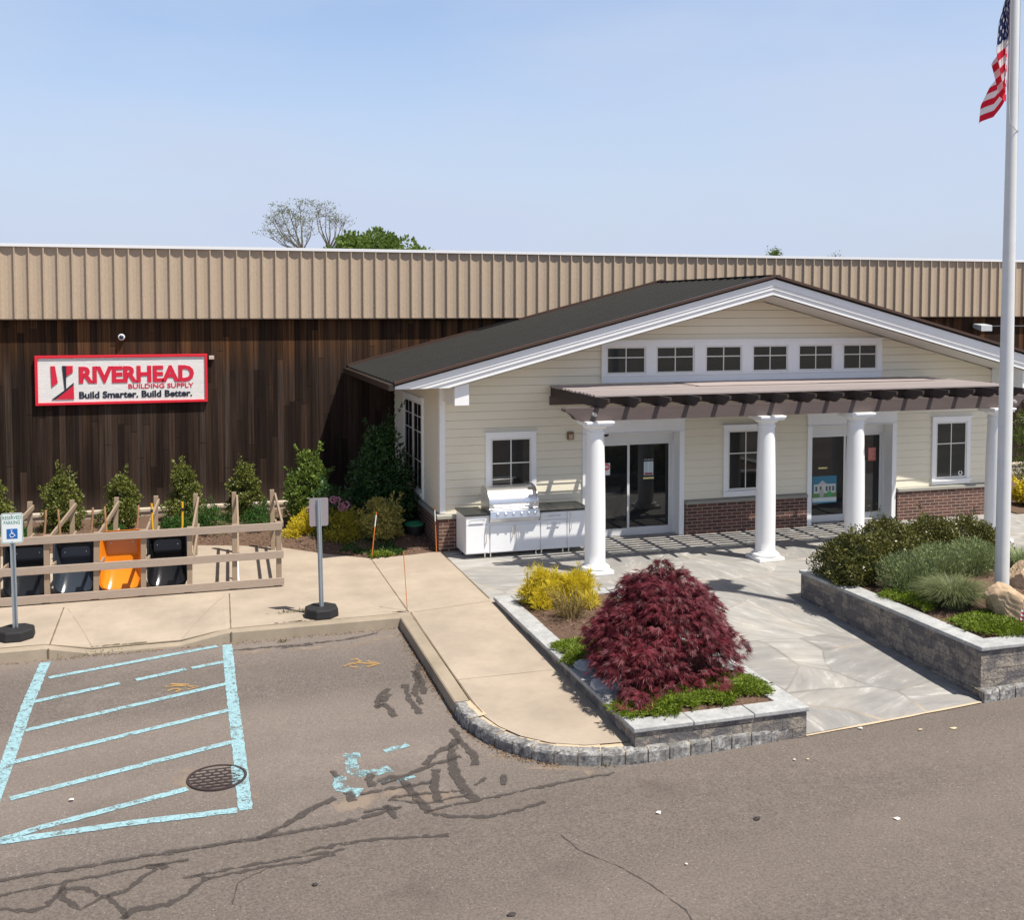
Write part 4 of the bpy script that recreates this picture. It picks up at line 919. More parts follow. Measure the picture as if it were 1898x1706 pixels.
def scroll(x0, x1, z0, z1):
    P = [(x0 + .03, z1), (x0, z1 - .02), (x0, z1 - .07), (x0 + .05, z1 - .085), (x0 + .10, z1 - .10), (x0 + .17, z1 - .16), (x0 + .22, z1 - .225), (x0 + .32, z0)]
    return P + [(x0 + x1 - a, z) for a, z in P[::-1]]
for y in (CY_ - .09, CY_ + .06):
    b = MB(); b.prism(scroll(6.83, 17.55, 2.948, 3.205), y - .045, y + .045); b.build('beam', PW, pg, bevel=.004)
b = MB(); b.box(7.45, 17.0, WY - .075, WY - .02, 3.02, 3.205); b.build('ledger', PW, pg)
ry0 = 18.26
xr = [7.5 + .632 * k for k in range(16)]
rp = [(WY - .02, 3.206), (ry0 + .36, 3.206), (ry0 + .30, 3.20), (ry0 + .22, 3.225), (ry0 + .13, 3.29), (ry0 + .03, 3.31), (ry0, 3.34), (ry0, 3.405), (WY - .02, 3.405)]
first = None
for k, x in enumerate(xr):
    if first is None:
        b = MB(); b.prism(rp, x - .022, x + .022, 'yz'); first = b.build('rafter', PWR, pg, bevel=.003)
    else:
        o = first.copy(); sc.collection.objects.link(o); o.parent = pg; o.location = (x - xr[0], 0, 0)
first = None; ny = 14
for k in range(ny):
    y = 18.80 + k * .197; jz = .004 * rng.normal()
    if first is None:
        b = MB(); b.box(7.42, 17.06, y - .046, y + .046, 3.406, 3.444); first = b.build('slat', PWT, pg, bevel=.003); ys0 = y
    else:
        o = first.copy(); sc.collection.objects.link(o); o.parent = pg; o.location = (.01 * rng.normal(), y - ys0, abs(jz))
for x0, x1, y0, y1 in ((10.35, 13.25, 20.2, 21.42), (13.27, 16.35, 20.26, 21.45)):      # boards laid over the slats at the wall
    o = MB().box(x0, x1, y0, y1, 3.452, 3.462).build('cover_board', PWT, pg)
for x in (7.4, 17.15):
    b = MB(); b.tube([(x, CY_ - .20, 3.08), (x, CY_ - .135, 3.08)], .04, 12); b.tube([(x, CY_ - .25, 3.07), (x, CY_ - .20, 3.08)], .03, 12); b.build('spotlight', PM('small_light', (.62, .61, .6), .3, metal=.3), pg, smooth=40)

# ------------------------------------------------------------------ outdoor kitchen and grill
KW = PM('kitchen_white', (.82, .83, .84), .35, var=.03, fine=.02); KT = PM('granite_top', (.030, .032, .030), .28, var=.3, scale=30)
STEEL = PM('stainless', (.74, .74, .75), .33, metal=1.0, var=.04, scale=2, stretch=(1, 1, 8), fine=.03); CHR = PM('chrome', (.8, .79, .76), .15, metal=1, var=.03)
KX0, KX1, KY0, KY1 = 5.36, 8.02, 20.6, 21.38
kt = thing('outdoor_kitchen', 'white outdoor kitchen cabinet run with dark granite top against the clapboard front', 'kitchen', (6.7, 21, 0))
b = MB(); b.box(KX0, 5.86, KY0 + .02, KY1, .10, .885); b.box(5.861, 6.95, KY0 + .02, KY1, .10, .72); b.box(6.951, KX1, KY0 + .02, KY1, .10, .885); b.each('cabinet', KW, kt)
b = MB(); b.box(KX0 - .03, 5.83, KY0 - .03, KY1 + .02, .886, .925); b.box(6.92, KX1 + .02, KY0 - .03, KY1 + .02, .886, .925); b.each('countertop', KT, kt, bevel=.004)
def kdoor(x0, x1, z0, z1, hnd):
    o = MB().box(x0 + .006, x1 - .006, KY0 - .004, KY0 + .0195, z0, z1).build('cabinet_door', KW, kt, bevel=.003)
    if hnd[0] == 'v': p = [(hnd[1], KY0 - .005, hnd[2]), (hnd[1], KY0 - .04, hnd[2]), (hnd[1], KY0 - .04, hnd[3]), (hnd[1], KY0 - .005, hnd[3])]
    else: p = [(hnd[2], KY0 - .005, hnd[1]), (hnd[2], KY0 - .04, hnd[1]), (hnd[3], KY0 - .04, hnd[1]), (hnd[3], KY0 - .005, hnd[1])]
    MB().tube(p, .009, 8).build('handle', CHR, o, smooth=40)
kdoor(KX0, 5.85, .12, .69, ('v', 5.78, .32, .60)); kdoor(KX0, 5.85, .70, .875, ('h', .80, 5.45, 5.75))
kdoor(5.87, 6.40, .12, .665, ('v', 6.34, .40, .64)); kdoor(6.40, 6.945, .12, .665, ('v', 6.46, .40, .64))
kdoor(6.96, 7.53, .72, .875, ('h', .80, 7.12, 7.38)); kdoor(6.96, 7.53, .12, .71, ('h', .64, 7.12, 7.38)); kdoor(7.54, KX1, .12, .875, ('v', 7.62, .50, .82))
for x in (5.78, 5.90, 6.88, 7.0, 7.47, 7.60, 7.95):
    for y in (KY0 + .07, KY1 - .07): MB().tube([(x, y, 0), (x, y, .10)], .016, 8).build('leg', CHR, kt)
b = MB(); b.box(KX0 + .05, KX1 - .05, KY1 - .3, KY1 - .28, .0, .1); b.build('plinth', RUBBER, kt)
gr = thing('grill', 'stainless steel gas grill with domed hood set into the outdoor kitchen', 'grill', (6.38, 20.95, .92))
gx0, gx1 = 5.85, 6.90
hood = [(20.60, .985), (20.575, 1.05), (20.58, 1.14), (20.62, 1.24), (20.69, 1.325), (20.78, 1.385), (20.88, 1.42), (21.0, 1.43), (21.12, 1.40), (21.2, 1.32), (21.22, 1.2), (21.22, .985)]
b = MB(); b.prism(hood, gx0 + .03, gx1 - .03, 'yz'); b.build('hood', STEEL, gr, smooth=30, bevel=.006)
b = MB(); b.prism([(y + (.012 if y > 20.9 else -.012), z + .008) for y, z in hood], gx0, gx0 + .03, 'yz'); b.prism([(y + (.012 if y > 20.9 else -.012), z + .008) for y, z in hood], gx1 - .03, gx1, 'yz'); b.each('hood_end', STEEL, gr, smooth=30)
b = MB(); b.tube([(gx0 + .08, 20.585, 1.07), (gx0 + .08, 20.52, 1.065), (gx1 - .08, 20.52, 1.065), (gx1 - .08, 20.585, 1.07)], .015, 10); b.build('handle', STEEL, gr, smooth=40)
b = MB(); b.lathe([(.001, 0), (.05, 0), (.05, .012), (.001, .012)], (0, 0, 0), 20); b.T = Matrix.Translation((6.66, 20.59, 1.17)) @ Matrix.Rotation(R(75), 4, 'X'); b.build('thermometer', CHR, gr, smooth=40)
b = MB(); b.prism([(20.50, .80), (20.47, .83), (20.50, .975), (20.56, .985), (21.25, .985), (21.25, .735), (20.56, .735)], gx0, gx1, 'yz'); b.build('control_panel', STEEL, gr, bevel=.004)
for x in (6.0, 6.17, 6.34, 6.51, 6.66, 6.8):
    b = MB(); b.lathe([(.001, 0), (.034, 0), (.032, .012), (.026, .016), (.024, .045), (.001, .046)], (0, 0, 0), 20); b.T = Matrix.Translation((x, 20.483, .90)) @ Matrix.Rotation(R(82), 4, 'X'); b.build('knob', CHR, gr, smooth=35)

# ------------------------------------------------------------------ shop sign
RED = PM('sign_red_paint', (.66, .012, .030), .45, var=.05, fine=.02); REDL = PM('letter_red', (.60, .012, .04), .45, var=.05, fine=.02); BLK = PM('letter_black', (.012, .016, .03), .45)
SX0, SX1, SZ0, SZ1, SY = -3.325, .482, 2.855, 4.005, 26.43
sg = thing('shop_sign', 'wide white wood grain sign with red frame, red and black lettering on the plank wall', 'sign', (SX0, 26.5, SZ0))
sw = PM('carved_white_board', (.76, .745, .71), .7, var=.2, scale=2.2, bmp=.8, bscale=14, stretch=(.35, 1, 11), fine=.12)
MB().box(SX0 + .05, SX1 - .05, SY, 26.49, SZ0 + .05, SZ1 - .05).build('panel', sw, sg)
b = MB(); f = .062
b.box(SX0, SX1, SY - .03, 26.49, SZ1 - f, SZ1); b.box(SX0, SX1, SY - .03, 26.49, SZ0, SZ0 + f); b.box(SX0, SX0 + f, SY - .03, 26.49, SZ0 + f, SZ1 - f); b.box(SX1 - f, SX1, SY - .03, 26.49, SZ0 + f, SZ1 - f)
b.build('frame', RED, sg, bevel=.006)
def su(u): return SX0 + (u - 122) / 1598 * (SX1 - SX0)
def sv(v): return SZ1 - (v - 290) / 452 * (SZ1 - SZ0)
def skew(u, v): return v + (u - 122) * .0165         # sign rows in the photo rise to the right with the perspective
text('RIVERHEAD', su(515), su(1590), sv(548), sv(392), SY, REDL, sg, bold=.046, depth=.012)
text('BUILDING SUPPLY', su(968), su(1585), sv(604), sv(560), SY, REDL, sg, bold=.02, depth=.008)
text('Build Smarter. Build Better.', su(515), su(1570), sv(686), sv(622), SY, BLK, sg, bold=.034, depth=.010)
def emb(poly, mat, d=.018, name='emblem'):
    MB().prism([(su(u), sv(v)) for u, v in poly][::-1], SY - d, SY - .0005).build(name, mat, sg)
emb([(262, 384), (302, 384), (325, 535), (268, 577)], REDL); emb([(366, 384), (402, 384), (399, 590), (386, 600)], BLK); emb([(404, 384), (462, 384), (462, 442), (404, 480)], REDL)
emb([(268, 688), (390, 601), (468, 538), (468, 556), (398, 616), (300, 688)], BLK, .016); emb([(304, 688), (398, 618), (468, 560), (470, 688)], REDL)
# dome camera, junction box, floodlight on the plank wall
a = PY(225, 625, 26.4); t = thing('security_camera', 'round security camera on the plank wall above the shop sign', 'camera', (a[0], 26.5, a[2])); T_ = Matrix.Translation((a[0], 26.5, a[2])) @ Matrix.Rotation(R(90), 4, 'X')
b = MB(T_); b.lathe([(.08, 0), (.08, .05), (.07, .09), (.05, .10)], (0, 0, 0), 24); b.build('housing', WCAP, t, smooth=40)
b = MB(T_); b.lathe([(.052, .095), (.05, .12), (.03, .14), (.005, .148)], (0, 0, 0), 20); b.build('lens', PM('camera_lens', (.02, .03, .06), .1), t, smooth=40)
a = PY(392, 663, 26.45); t = MB().box(a[0] - .06, a[0] + .06, 26.42, 26.5, a[2] - .045, a[2] + .045).build('junction_box', PM('tan_box', (.52, .42, .34), .6), origin=(a[0], 26.45, a[2]), bevel=.008); tag(t, 'small tan box on the plank wall right of the shop sign', 'junction box')
a = PY(1818, 606, 26.3); t = thing('floodlight', 'grey floodlight and conduit on the dark wall right of the gable', 'floodlight', (a[0], 26.5, a[2]))
MB().prism([(26.05, a[2] - .13), (26.3, a[2] - .06), (26.42, a[2] - .02), (26.42, a[2] + .10), (26.05, a[2] + .05)], a[0] - .2, a[0] + .2, 'yz').build('head', PM('lamp_grey', (.50, .52, .54), .4), t, bevel=.01)
MB().box(a[0] - .04, a[0] + .04, 26.42, 26.5, a[2] - .02, a[2] + .08).build('bracket', PM('lamp_grey', (.5, .52, .54), .4), t)
MB().tube([(a[0] + .04, 26.47, a[2] + .02), (a[0] + 2.2, 26.47, a[2] + .02)], .015, 8).build('conduit', PM('conduit_grey', (.45, .44, .42), .4), t)

# ------------------------------------------------------------------ timber rack with wheelbarrows
TIM = PM('rack_timber', (.30, .225, .155), .85, var=.28, scale=3, bmp=.3, bscale=26, stretch=(1, 5, 5), fine=.16)
TIMH = PM('rack_rail', (.36, .285, .225), .85, var=.25, scale=3, bmp=.3, bscale=26, stretch=(.6, 5, 7), fine=.17)
rk = thing('wheelbarrow_rack', 'weathered timber rack of rails and posts holding a row of wheelbarrows', 'rack', (-1.5, 20, 0))
RFY = 19.62
for z0, z1, dx in ((.03, .165, 0), (.53, .665, -.005), (1.05, 1.185, -.03)):
    b = MB(); b.box(-7.5, 1.66 + dx, RFY - .04, RFY, z0, z1); b.build('rail', TIMH, rk, bevel=.004)
posts = [1.575 - .785 * k for k in range(8)]
for k, x in enumerate(posts):
    l = rng.normal() * .012
    b = MB(); b.bar((x, RFY + .05, 0), (x + l, RFY + .05, 1.19), .09, .09, up=(0, 1, 0)); b.build('front_post', TIM, rk, bevel=.004)
    b = MB(); b.bar((x + .12, 22.68, 0), (x + .12 + l * 2, 22.72, 1.27 - .01 * (k % 2)), .09, .09, up=(0, 1, 0)); b.build('back_post', TIM, rk, bevel=.004)
    for z, w in ((1.14, .09), (.58, .09)):
        b = MB(); b.bar((x + .065, RFY + .005, z), (x + .185 + l, 22.75, z + .01), .038, w); b.build('side_rail', TIM, rk, bevel=.003)
# wheelbarrows stand on their noses, trays outwards
def rrect(w, zt, zb, rt, rb, n=7):
    P = []
    for cx, cz, r, a0 in ((w - rb, zb + rb, rb, -90), (w - rt, zt - rt, rt, 0), (-w + rt, zt - rt, rt, 90), (-w + rb, zb + rb, rb, 180)):
        for k in range(n): a = R(a0 + 90 * k / (n - 1)); P.append((cx + r * math.cos(a), cz + r * math.sin(a)))
    return P
WOODH = PM('handle_wood', (.36, .20, .095), .6, var=.2, stretch=(6, 6, .6))
def wheelbarrow(x, y, tray, handle, label, steel=False, wd=.325, hz=.98, z=.03):
    t = thing('wheelbarrow', label, 'wheelbarrow', (x, y, z), 'wheelbarrows standing in the timber rack')
    T = Matrix.Translation((x, y, z)) @ Matrix.Rotation(R(-7), 4, 'X')
    rings = [(wd + .028, hz + .02, .0, .075, .2, -.012), (wd + .03, hz + .022, -.003, .077, .2, .006), (wd, hz, .02, .07, .185, .002), (wd - .012, hz - .02, .05, .07, .19, .03), (wd - .035, hz - .05, .15, .07, .19, .10), (wd - .065, hz - .09, .30, .07, .19, .19), (wd - .085, hz - .13, .40, .07, .18, .235)]
    vs = []; n = 28
    for w, zt, zb, rt, rb, yy in rings: vs += [(a, yy, c) for a, c in rrect(w, zt, zb, rt, rb)]
    fs = [(i * n + k, (i + 1) * n + k, (i + 1) * n + (k + 1) % n, i * n + (k + 1) % n) for i in range(len(rings) - 1) for k in range(n)] + [tuple((len(rings) - 1) * n + k for k in range(n))]
    MB(T).add(vs, fs).build('tray', tray, t, smooth=38, solid=.006)
    for s in (-1, 1):
        bb = MB(); bb.lathe([(.001, 0), (.012, 0), (.010, .006), (.001, .008)], (0, 0, 0), 8); bb.T = T @ Matrix.Translation((s * wd * .55, .222, hz - .22)) @ Matrix.Rotation(R(90), 4, 'X'); bb.build('bolt', CHR, t)
        hp = [(s * .10, .33, .12), (s * .19, .30, .6), (s * .265, .27, 1.1), (s * .29, .25, 1.5)]
        if steel:
            hp[-1] = (s * .27, .22, 1.52); o = MB(T).tube(hp, .021, 10).build('handle', handle, t, smooth=40); MB(T).tube([(s * .2715, .228, 1.36), (s * .27, .224, 1.41)], .0235, 10).build('band', RUBBER, o, smooth=40)
        else:
            b = MB(T); b.bar(hp[0], hp[2], .036, .036, up=(0, 1, 0)); b.tube([hp[2], (s * .285, .255, 1.36), (s * .287, .252, 1.38), (s * .29, .25, 1.5)], [.02, .02, .024, .018], 10); b.build('handle', handle, t, smooth=40)
        MB(T).tube([(s * .2, .26, .55), (s * .22, .52, .62), (s * .22, .55, .9), (s * .24, .28, .95)], .014, 8).build('leg', RUBBER, t, smooth=40)
    b = MB(); pr = [(.05 * math.cos(a) + .145, .05 * math.sin(a)) for a in np.linspace(0, 2 * math.pi, 13)]; b.lathe(pr, (0, 0, 0), 24)
    b.T = T @ Matrix.Translation((0, .42, .17)) @ Matrix.Rotation(R(90), 4, 'Y'); b.build('wheel', RUBBER, t, smooth=40)
    return t
WBB = PM('black_tray', (.012, .013, .015), .14, var=.2, fine=.01); WBG = PM('slate_tray', (.030, .038, .050), .14, var=.15, fine=.01); WBO = PM('orange_tray', (.72, .22, .012), .14, var=.06, fine=.01)
WBK = PM('black_tray_gloss', (.010, .010, .011), .12, var=.2, fine=.01); YELH = PM('yellow_handle', (.70, .38, .02), .4, var=.05, fine=.02)
wy = 20.02
wheelbarrow(posts[5] - .38, wy, WBB, WOODH, 'black wheelbarrow with wooden handles in the rack behind the reserved parking sign', wd=.34)
wheelbarrow(posts[4] - .38, wy, WBG, WOODH, 'slate grey wheelbarrow with wooden handles in the rack left of the orange one', wd=.325, hz=.95)
wheelbarrow(posts[3] - .385, wy, WBO, WOODH, 'orange wheelbarrow in the timber rack', wd=.345, hz=1.06)
wheelbarrow(posts[2] - .38, wy, WBK, YELH, 'black wheelbarrow with yellow steel handles in the rack right of the orange one', steel=True, wd=.325, hz=.98)
wheelbarrow(posts[6] - .38, wy, WBB, WOODH, 'black wheelbarrow at the left edge of the photo in the timber rack', wd=.34)
a = G(441, 1077); t = MB().tube([(a[0], a[1], .0), (a[0] - .01, a[1] + .12, .38)], .028, 12).build('plastic_pipe', WHITE, origin=(a[0], a[1], 0), smooth=40); tag(t, 'short white plastic pipe leaning in the empty bay of the rack', 'pipe')

# ------------------------------------------------------------------ portable parking signs
GALV = PM('galvanised', (.42, .47, .50), .4, metal=.55, var=.12, scale=9); RUBB = PM('sign_rubber', (.014, .014, .015), .75, var=.2, bmp=.2); SGRN = PM('sign_green', (.02, .22, .14), .5); SBLU = PM('sign_blue', (.012, .12, .42), .5); SBACK = PM('sign_back', (.34, .30, .31), .5, metal=.3, var=.05)
def uchannel(b, x, y, z0, z1, s=1, lean=(0, 0)):
    w, d, th = .038, .034, .006
    for a0, a1, c0, c1 in ((-w, -w + .02, -s * th, s * th), (w - .02, w, -s * th, s * th), (-w + .014, -w + .022, 0, s * d), (w - .022, w - .014, 0, s * d), (-w + .018, w - .018, s * (d - th), s * d)):
        b.bar((x + (a0 + a1) / 2, y + (c0 + c1) / 2, z0), (x + (a0 + a1) / 2 + lean[0], y + (c0 + c1) / 2 + lean[1], z1), abs(a1 - a0), abs(c1 - c0), up=(0, 1, 0))
def parking_sign(x, y, facing, label, lean, zt=1.98):
    z0 = walk_z(x, y); t = thing('parking_sign', label, 'sign', (x, y, z0), 'portable parking signs along the kerb')
    b = MB(); oc = [(.28, 0), (.29, .02), (.28, .13), (.265, .155), (.06, .16), (.01, .16)]; b.lathe(oc, (x, y, z0), 8); b.T = Matrix.Translation((x, y, 0)) @ Matrix.Rotation(R(22.5), 4, 'Z') @ Matrix.Translation((-x, -y, 0)); b.build('base', RUBB, t, bevel=.008)
    b = MB(); uchannel(b, x, y, z0 + .15, z0 + zt, 1 if facing else -1, lean); b.build('post', GALV, t)
    px_, py_, yy = x + lean[0] * .86, y + lean[1] * .86, -.012 if facing else .012
    w, h, r_ = .155, .46, .03; zb = z0 + zt - .45; zt2 = z0 + zt + .02
    def rr(w, zl, zh, r_): return [(px_ + sx * (w - r_) + r_ * math.cos(R(a)), (zh - r_ if up else zl + r_) + r_ * math.sin(R(a))) for sx, up, a0 in ((1, 0, -90), (1, 1, 0), (-1, 1, 90), (-1, 0, 180)) for a in (a0, a0 + 30, a0 + 60, a0 + 90)]
    if facing:
        yp = py_ - .010
        MB().prism(rr(w, zb, zt2, .03), yp - .003, yp).build('panel', PM('sign_white', (.72, .76, .76), .45, var=.03, fine=.02), t)
        b = MB(); A = rr(w - .008, zb + .008, zt2 - .008, .026); B_ = rr(w - .014, zb + .014, zt2 - .014, .022); n = len(A)
        b.add([(a, yp - .0042, c) for a, c in A] + [(a, yp - .0042, c) for a, c in B_], [(k, (k + 1) % n, n + (k + 1) % n, n + k)[::-1] for k in range(n)]); b.build('border', SGRN, t)
        text('RESERVED', px_ - .132, px_ + .132, zt2 - .10, zt2 - .045, yp - .0031, SGRN, t, bold=.01, depth=.001); text('PARKING', px_ - .115, px_ + .115, zt2 - .175, zt2 - .12, yp - .0031, SGRN, t, bold=.01, depth=.001)
        MB().prism(rr(.078, zb + .07, zb + .225, .006), yp - .0045, yp - .0031).build('blue_panel', SBLU, t)
        b = MB(); cz = zb + .145
        def pt(u, v): return (px_ + u * .07, yp - .0055, cz + v * .07)
        b.tube([pt(-.1 + .12 * math.cos(a), .68 + .12 * math.sin(a)) for a in np.linspace(0, 6.28, 13)], .004, 6)
        for P in ([(-.12, .5), (-.08, .0), (.35, .0), (.55, -.45), (.72, -.38)], [(-.1, .25), (.28, .25)], [(-.16 + .0, .18)] + [(-.02 + .45 * math.cos(a), -.3 + .42 * math.sin(a)) for a in np.linspace(2.1, 6.2, 14)]): b.tube([pt(u, v) for u, v in P], .0048, 6)
        b.build('wheelchair_symbol', WHT, t)
        b = MB(); b.tube([(px_, yp - .008, zt2 - .03), (px_, yp, zt2 - .03)], .008, 8); b.tube([(px_, yp - .008, zb + .03), (px_, yp, zb + .03)], .008, 8); b.each('bolt', GALV, t)
    else:
        yp = py_ + .004
        MB().prism(rr(w, zb, zt2, .03), yp, yp + .003).build('panel', SBACK, t)
    return t
a = G(27, 1187); parking_sign(a[0], a[1] + .12, True, 'white and green reserved parking sign with blue wheelchair panel, facing the lot', (-.02, 0), 1.93)
a = G(598, 1146); parking_sign(a[0], a[1] + .14, False, 'parking sign seen from its blank grey back on a rubber base', (-.035, .0), 1.95)
ORG_ = PM('orange_stake', (.62, .18, .03), .5)
for x, y, y2, lab in ((689, 1035, 948, 'orange driveway stake with white tip beside the variegated shrub'), (755, 1133, 1020, 'thin orange driveway stake at the corner of the kerb'), (809, 1024, 938, 'orange driveway stake with white tip at the brick corner')):
    a = G(x, y); d = math.hypot(a[0], a[1]); hgt = (y - y2) / FPX * (a[0] * _f[0] + a[1] * _f[1]); t = thing('driveway_stake', lab, 'stake', tuple(a), 'driveway stakes along the walk')
    lx = {689: .10, 755: -.06, 809: -.035}[x]
    MB().tube([a, a + np.array([lx * .68, 0, hgt * .68])], .011 if x != 755 else .006, 8).build('rod', ORG_, t); MB().tube([a + np.array([lx * .68, 0, hgt * .68]), a + np.array([lx * .97, 0, hgt * .93])], .012 if x != 755 else .006, 8).build('reflector', WHT if x != 755 else ORG_, t); MB().tube([a + np.array([lx * .97, 0, hgt * .93]), a + np.array([lx, 0, hgt])], .011, 8).build('tip', ORG_, t)
a = G(768, 1000); t = thing('compost_bin', 'small black bin with green lid in the shade by the brick base', 'bin', (a[0], a[1], 0.02))
MB().lathe([(.17, .02), (.21, .30), (.21, .32), (.01, .32)], (a[0], a[1], 0), 24).build('body', PM('bin_black', (.015, .016, .016), .6), t, smooth=40); MB().lathe([(.225, .321), (.225, .35), (.15, .39), (.02, .40)], (a[0], a[1], 0), 24).build('lid', PM('bin_green', (.02, .20, .10), .5), t, smooth=40)

# ------------------------------------------------------------------ planters
def planter(name, label, L, Rr_, N, F, cap_z, zg, soil, capw=.32, open_right=False):
    """walls along the left / near / right / far side with a capping of slabs"""
    t = thing(name, label, 'planter', (L, N, zg)); ov = .03
    b = MB(); iw = .24
    b.box(L + ov, L + ov + iw, N + ov, F - ov, zg, cap_z - .06); b.box(L + ov + iw, Rr_ - ov, N + ov, N + ov + iw, zg, cap_z - .06)
    b.box(L + ov + iw, Rr_ - ov, F - ov - iw, F - ov, zg, cap_z - .06); b.box(Rr_ - ov - iw, Rr_ - ov, N + ov + iw, F - ov - iw, zg, cap_z - .06)
    b.build('block_wall', BLOCKW, t)
    b = MB(); g = .004
    def slabs(x0, x1, y0, y1, along):
        s0, s1 = (y0, y1) if along == 'y' else (x0, x1); n = max(1, round((s1 - s0) / .95)); cut = [s0 + (s1 - s0) * k / n + (rng.normal() * .05 if 0 < k < n else 0) for k in range(n + 1)]
        for p, q in zip(cut[:-1], cut[1:]):
            dz = rng.normal() * .002; e = rng.normal() * .004
            if along == 'y': b.box(x0 - e, x1 + e, p + g, q - g, cap_z - .059, cap_z + dz)
            else: b.box(p + g, q - g, y0 - e, y1 + e, cap_z - .059, cap_z + dz)
    slabs(L, L + capw, N + capw, F, 'y'); slabs(Rr_ - capw, Rr_, N + capw, F, 'y'); slabs(L, Rr_, N, N + capw, 'x'); slabs(L + capw, Rr_ - capw, F - capw, F, 'x')
    b.build('cap', CAPST, t, bevel=.012)
    xs = np.linspace(L + .2, Rr_ - .2, 26); ys = np.linspace(N + .2, F - .2, 40); s = MB()
    s.v = [(x, y, soil(x, y)) for y in ys for x in xs]; s.f = [(j * 26 + i, j * 26 + i + 1, (j + 1) * 26 + i + 1, (j + 1) * 26 + i) for j in range(39) for i in range(25)]; s.m = [0] * len(s.f)
    s.build('soil', MULCH, t, smooth=True)
    def sp():
        x, y = random.uniform(L + .35, Rr_ - .35), random.uniform(N + .35, F - .35); return (x, y, soil(x, y) + .01)
    chips(int((Rr_ - L) * (F - N) * 130), sp, 'wood_chips', t)['kind'] = 'stuff'
    return t
SL_ = lambda x, y: .075 + .10 * math.sin(math.pi * min(1, max(0, (x - 5.2) / 2.1))) * math.sin(math.pi * min(1, max(0, (y - 11.6) / 5.7))) + .012 * math.sin(x * 17) * math.sin(y * 13)
planter('stone_planter', 'low stone planter with the red maple beside the concrete walk', 5.02, 7.42, 11.40, 17.45, .10, -.5, SL_)
SR_ = lambda x, y: .40 + .12 * math.sin(math.pi * min(1, max(0, (x - 10.5) / 5))) * math.sin(math.pi * min(1, max(0, (y - 11.9) / 4.3))) + .015 * math.sin(x * 15) * math.sin(y * 12)
planter('stone_planter', 'taller stone planter with the flagpole right of the patio ramp', 10.34, 16.6, 11.78, 16.3, .46, -.5, SR_, capw=.33)

# ------------------------------------------------------------------ flagpole and flag
FPx, FPy = 12.27, 13.56; fz0 = SR_(FPx, FPy)
PAINT = PM('pole_paint', (.68, .69, .68), .4, var=.10, scale=5, fine=.04)
fp = thing('flagpole', 'tall white metal flagpole rising from the right planter', 'flagpole', (FPx, FPy, fz0))
MB().tube([(FPx, FPy, fz0 - .1), (FPx, FPy, 4), (FPx, FPy, 8), (FPx, FPy, 11.6)], [.110, .102, .082, .060], 24).build('pole', PAINT, fp, smooth=40)
MB().lathe([(.01, -.09), (.06, -.06), (.09, 0), (.06, .06), (.01, .09)], (FPx, FPy, 11.68), 20).build('finial', PM('gold_ball', (.7, .5, .15), .25, metal=1), fp, smooth=60)
b = MB(); b.tube([(FPx - .10, FPy - .03, 11.4), (FPx - .105, FPy - .04, 8.3), (FPx - .11, FPy - .08, 7.95), (FPx - .02, FPy - .11, 7.84), (FPx + .09, FPy - .06, 7.84)], .007, 6); b.tube([(FPx + .095, FPy - .02, 11.4), (FPx + .10, FPy - .02, 1.6)], .005, 6); b.build('halyard', PM('rope', (.5, .5, .48), .8), fp)
def mat_flag():
    m, nt, p = newmat('flag_cloth'); uv = nn(nt, 'ShaderNodeUVMap').outputs[0]; s = nn(nt, 'ShaderNodeSeparateXYZ', {0: uv}); u, v = s.outputs[0], s.outputs[1]
    stripe = mth(nt, 'LESS_THAN', mth(nt, 'FRACT', mth(nt, 'MULTIPLY', v, 6.5)), .5)
    can = mth(nt, 'MULTIPLY', mth(nt, 'LESS_THAN', u, .4), mth(nt, 'LESS_THAN', v, 7 / 13))
    cu, cv = mth(nt, 'DIVIDE', u, .4), mth(nt, 'MULTIPLY', v, 13 / 7)
    def lat(nx, ny, ox, oy):
        fx = mth(nt, 'SUBTRACT', mth(nt, 'FRACT', mth(nt, 'ADD', mth(nt, 'MULTIPLY', cu, 6), ox)), .5); fy = mth(nt, 'SUBTRACT', mth(nt, 'FRACT', mth(nt, 'ADD', mth(nt, 'MULTIPLY', cv, 5), oy)), .5)
        d = mth(nt, 'SQRT', mth(nt, 'ADD', mth(nt, 'POWER', mth(nt, 'MULTIPLY', fx, 1.25), 2), mth(nt, 'POWER', fy, 2)))
        return mth(nt, 'LESS_THAN', d, .19)
    star = mth(nt, 'MAXIMUM', lat(6, 5, 0, 0), lat(6, 5, .5, .5))
    st = mixc(nt, stripe, (.88, .86, .86), (.72, .010, .04)); cn = mixc(nt, star, (.012, .022, .11), (.68, .68, .70))
    col = mixc(nt, can, st, cn); setp(nt, p, Base_Color=col, Roughness=.7)
    tr = nn(nt, 'ShaderNodeBsdfTranslucent', {'Color': col}); mx = nn(nt, 'ShaderNodeMixShader', {0: .42, 1: p.outputs[0], 2: tr.outputs[0]}); nt.links.new(mx.outputs[0], nt.nodes['Material Output'].inputs[0]); return m
nu, nv = 100, 40; V = []; UV = []
HO, FLY, ZT = 1.52, 2.44, 9.92
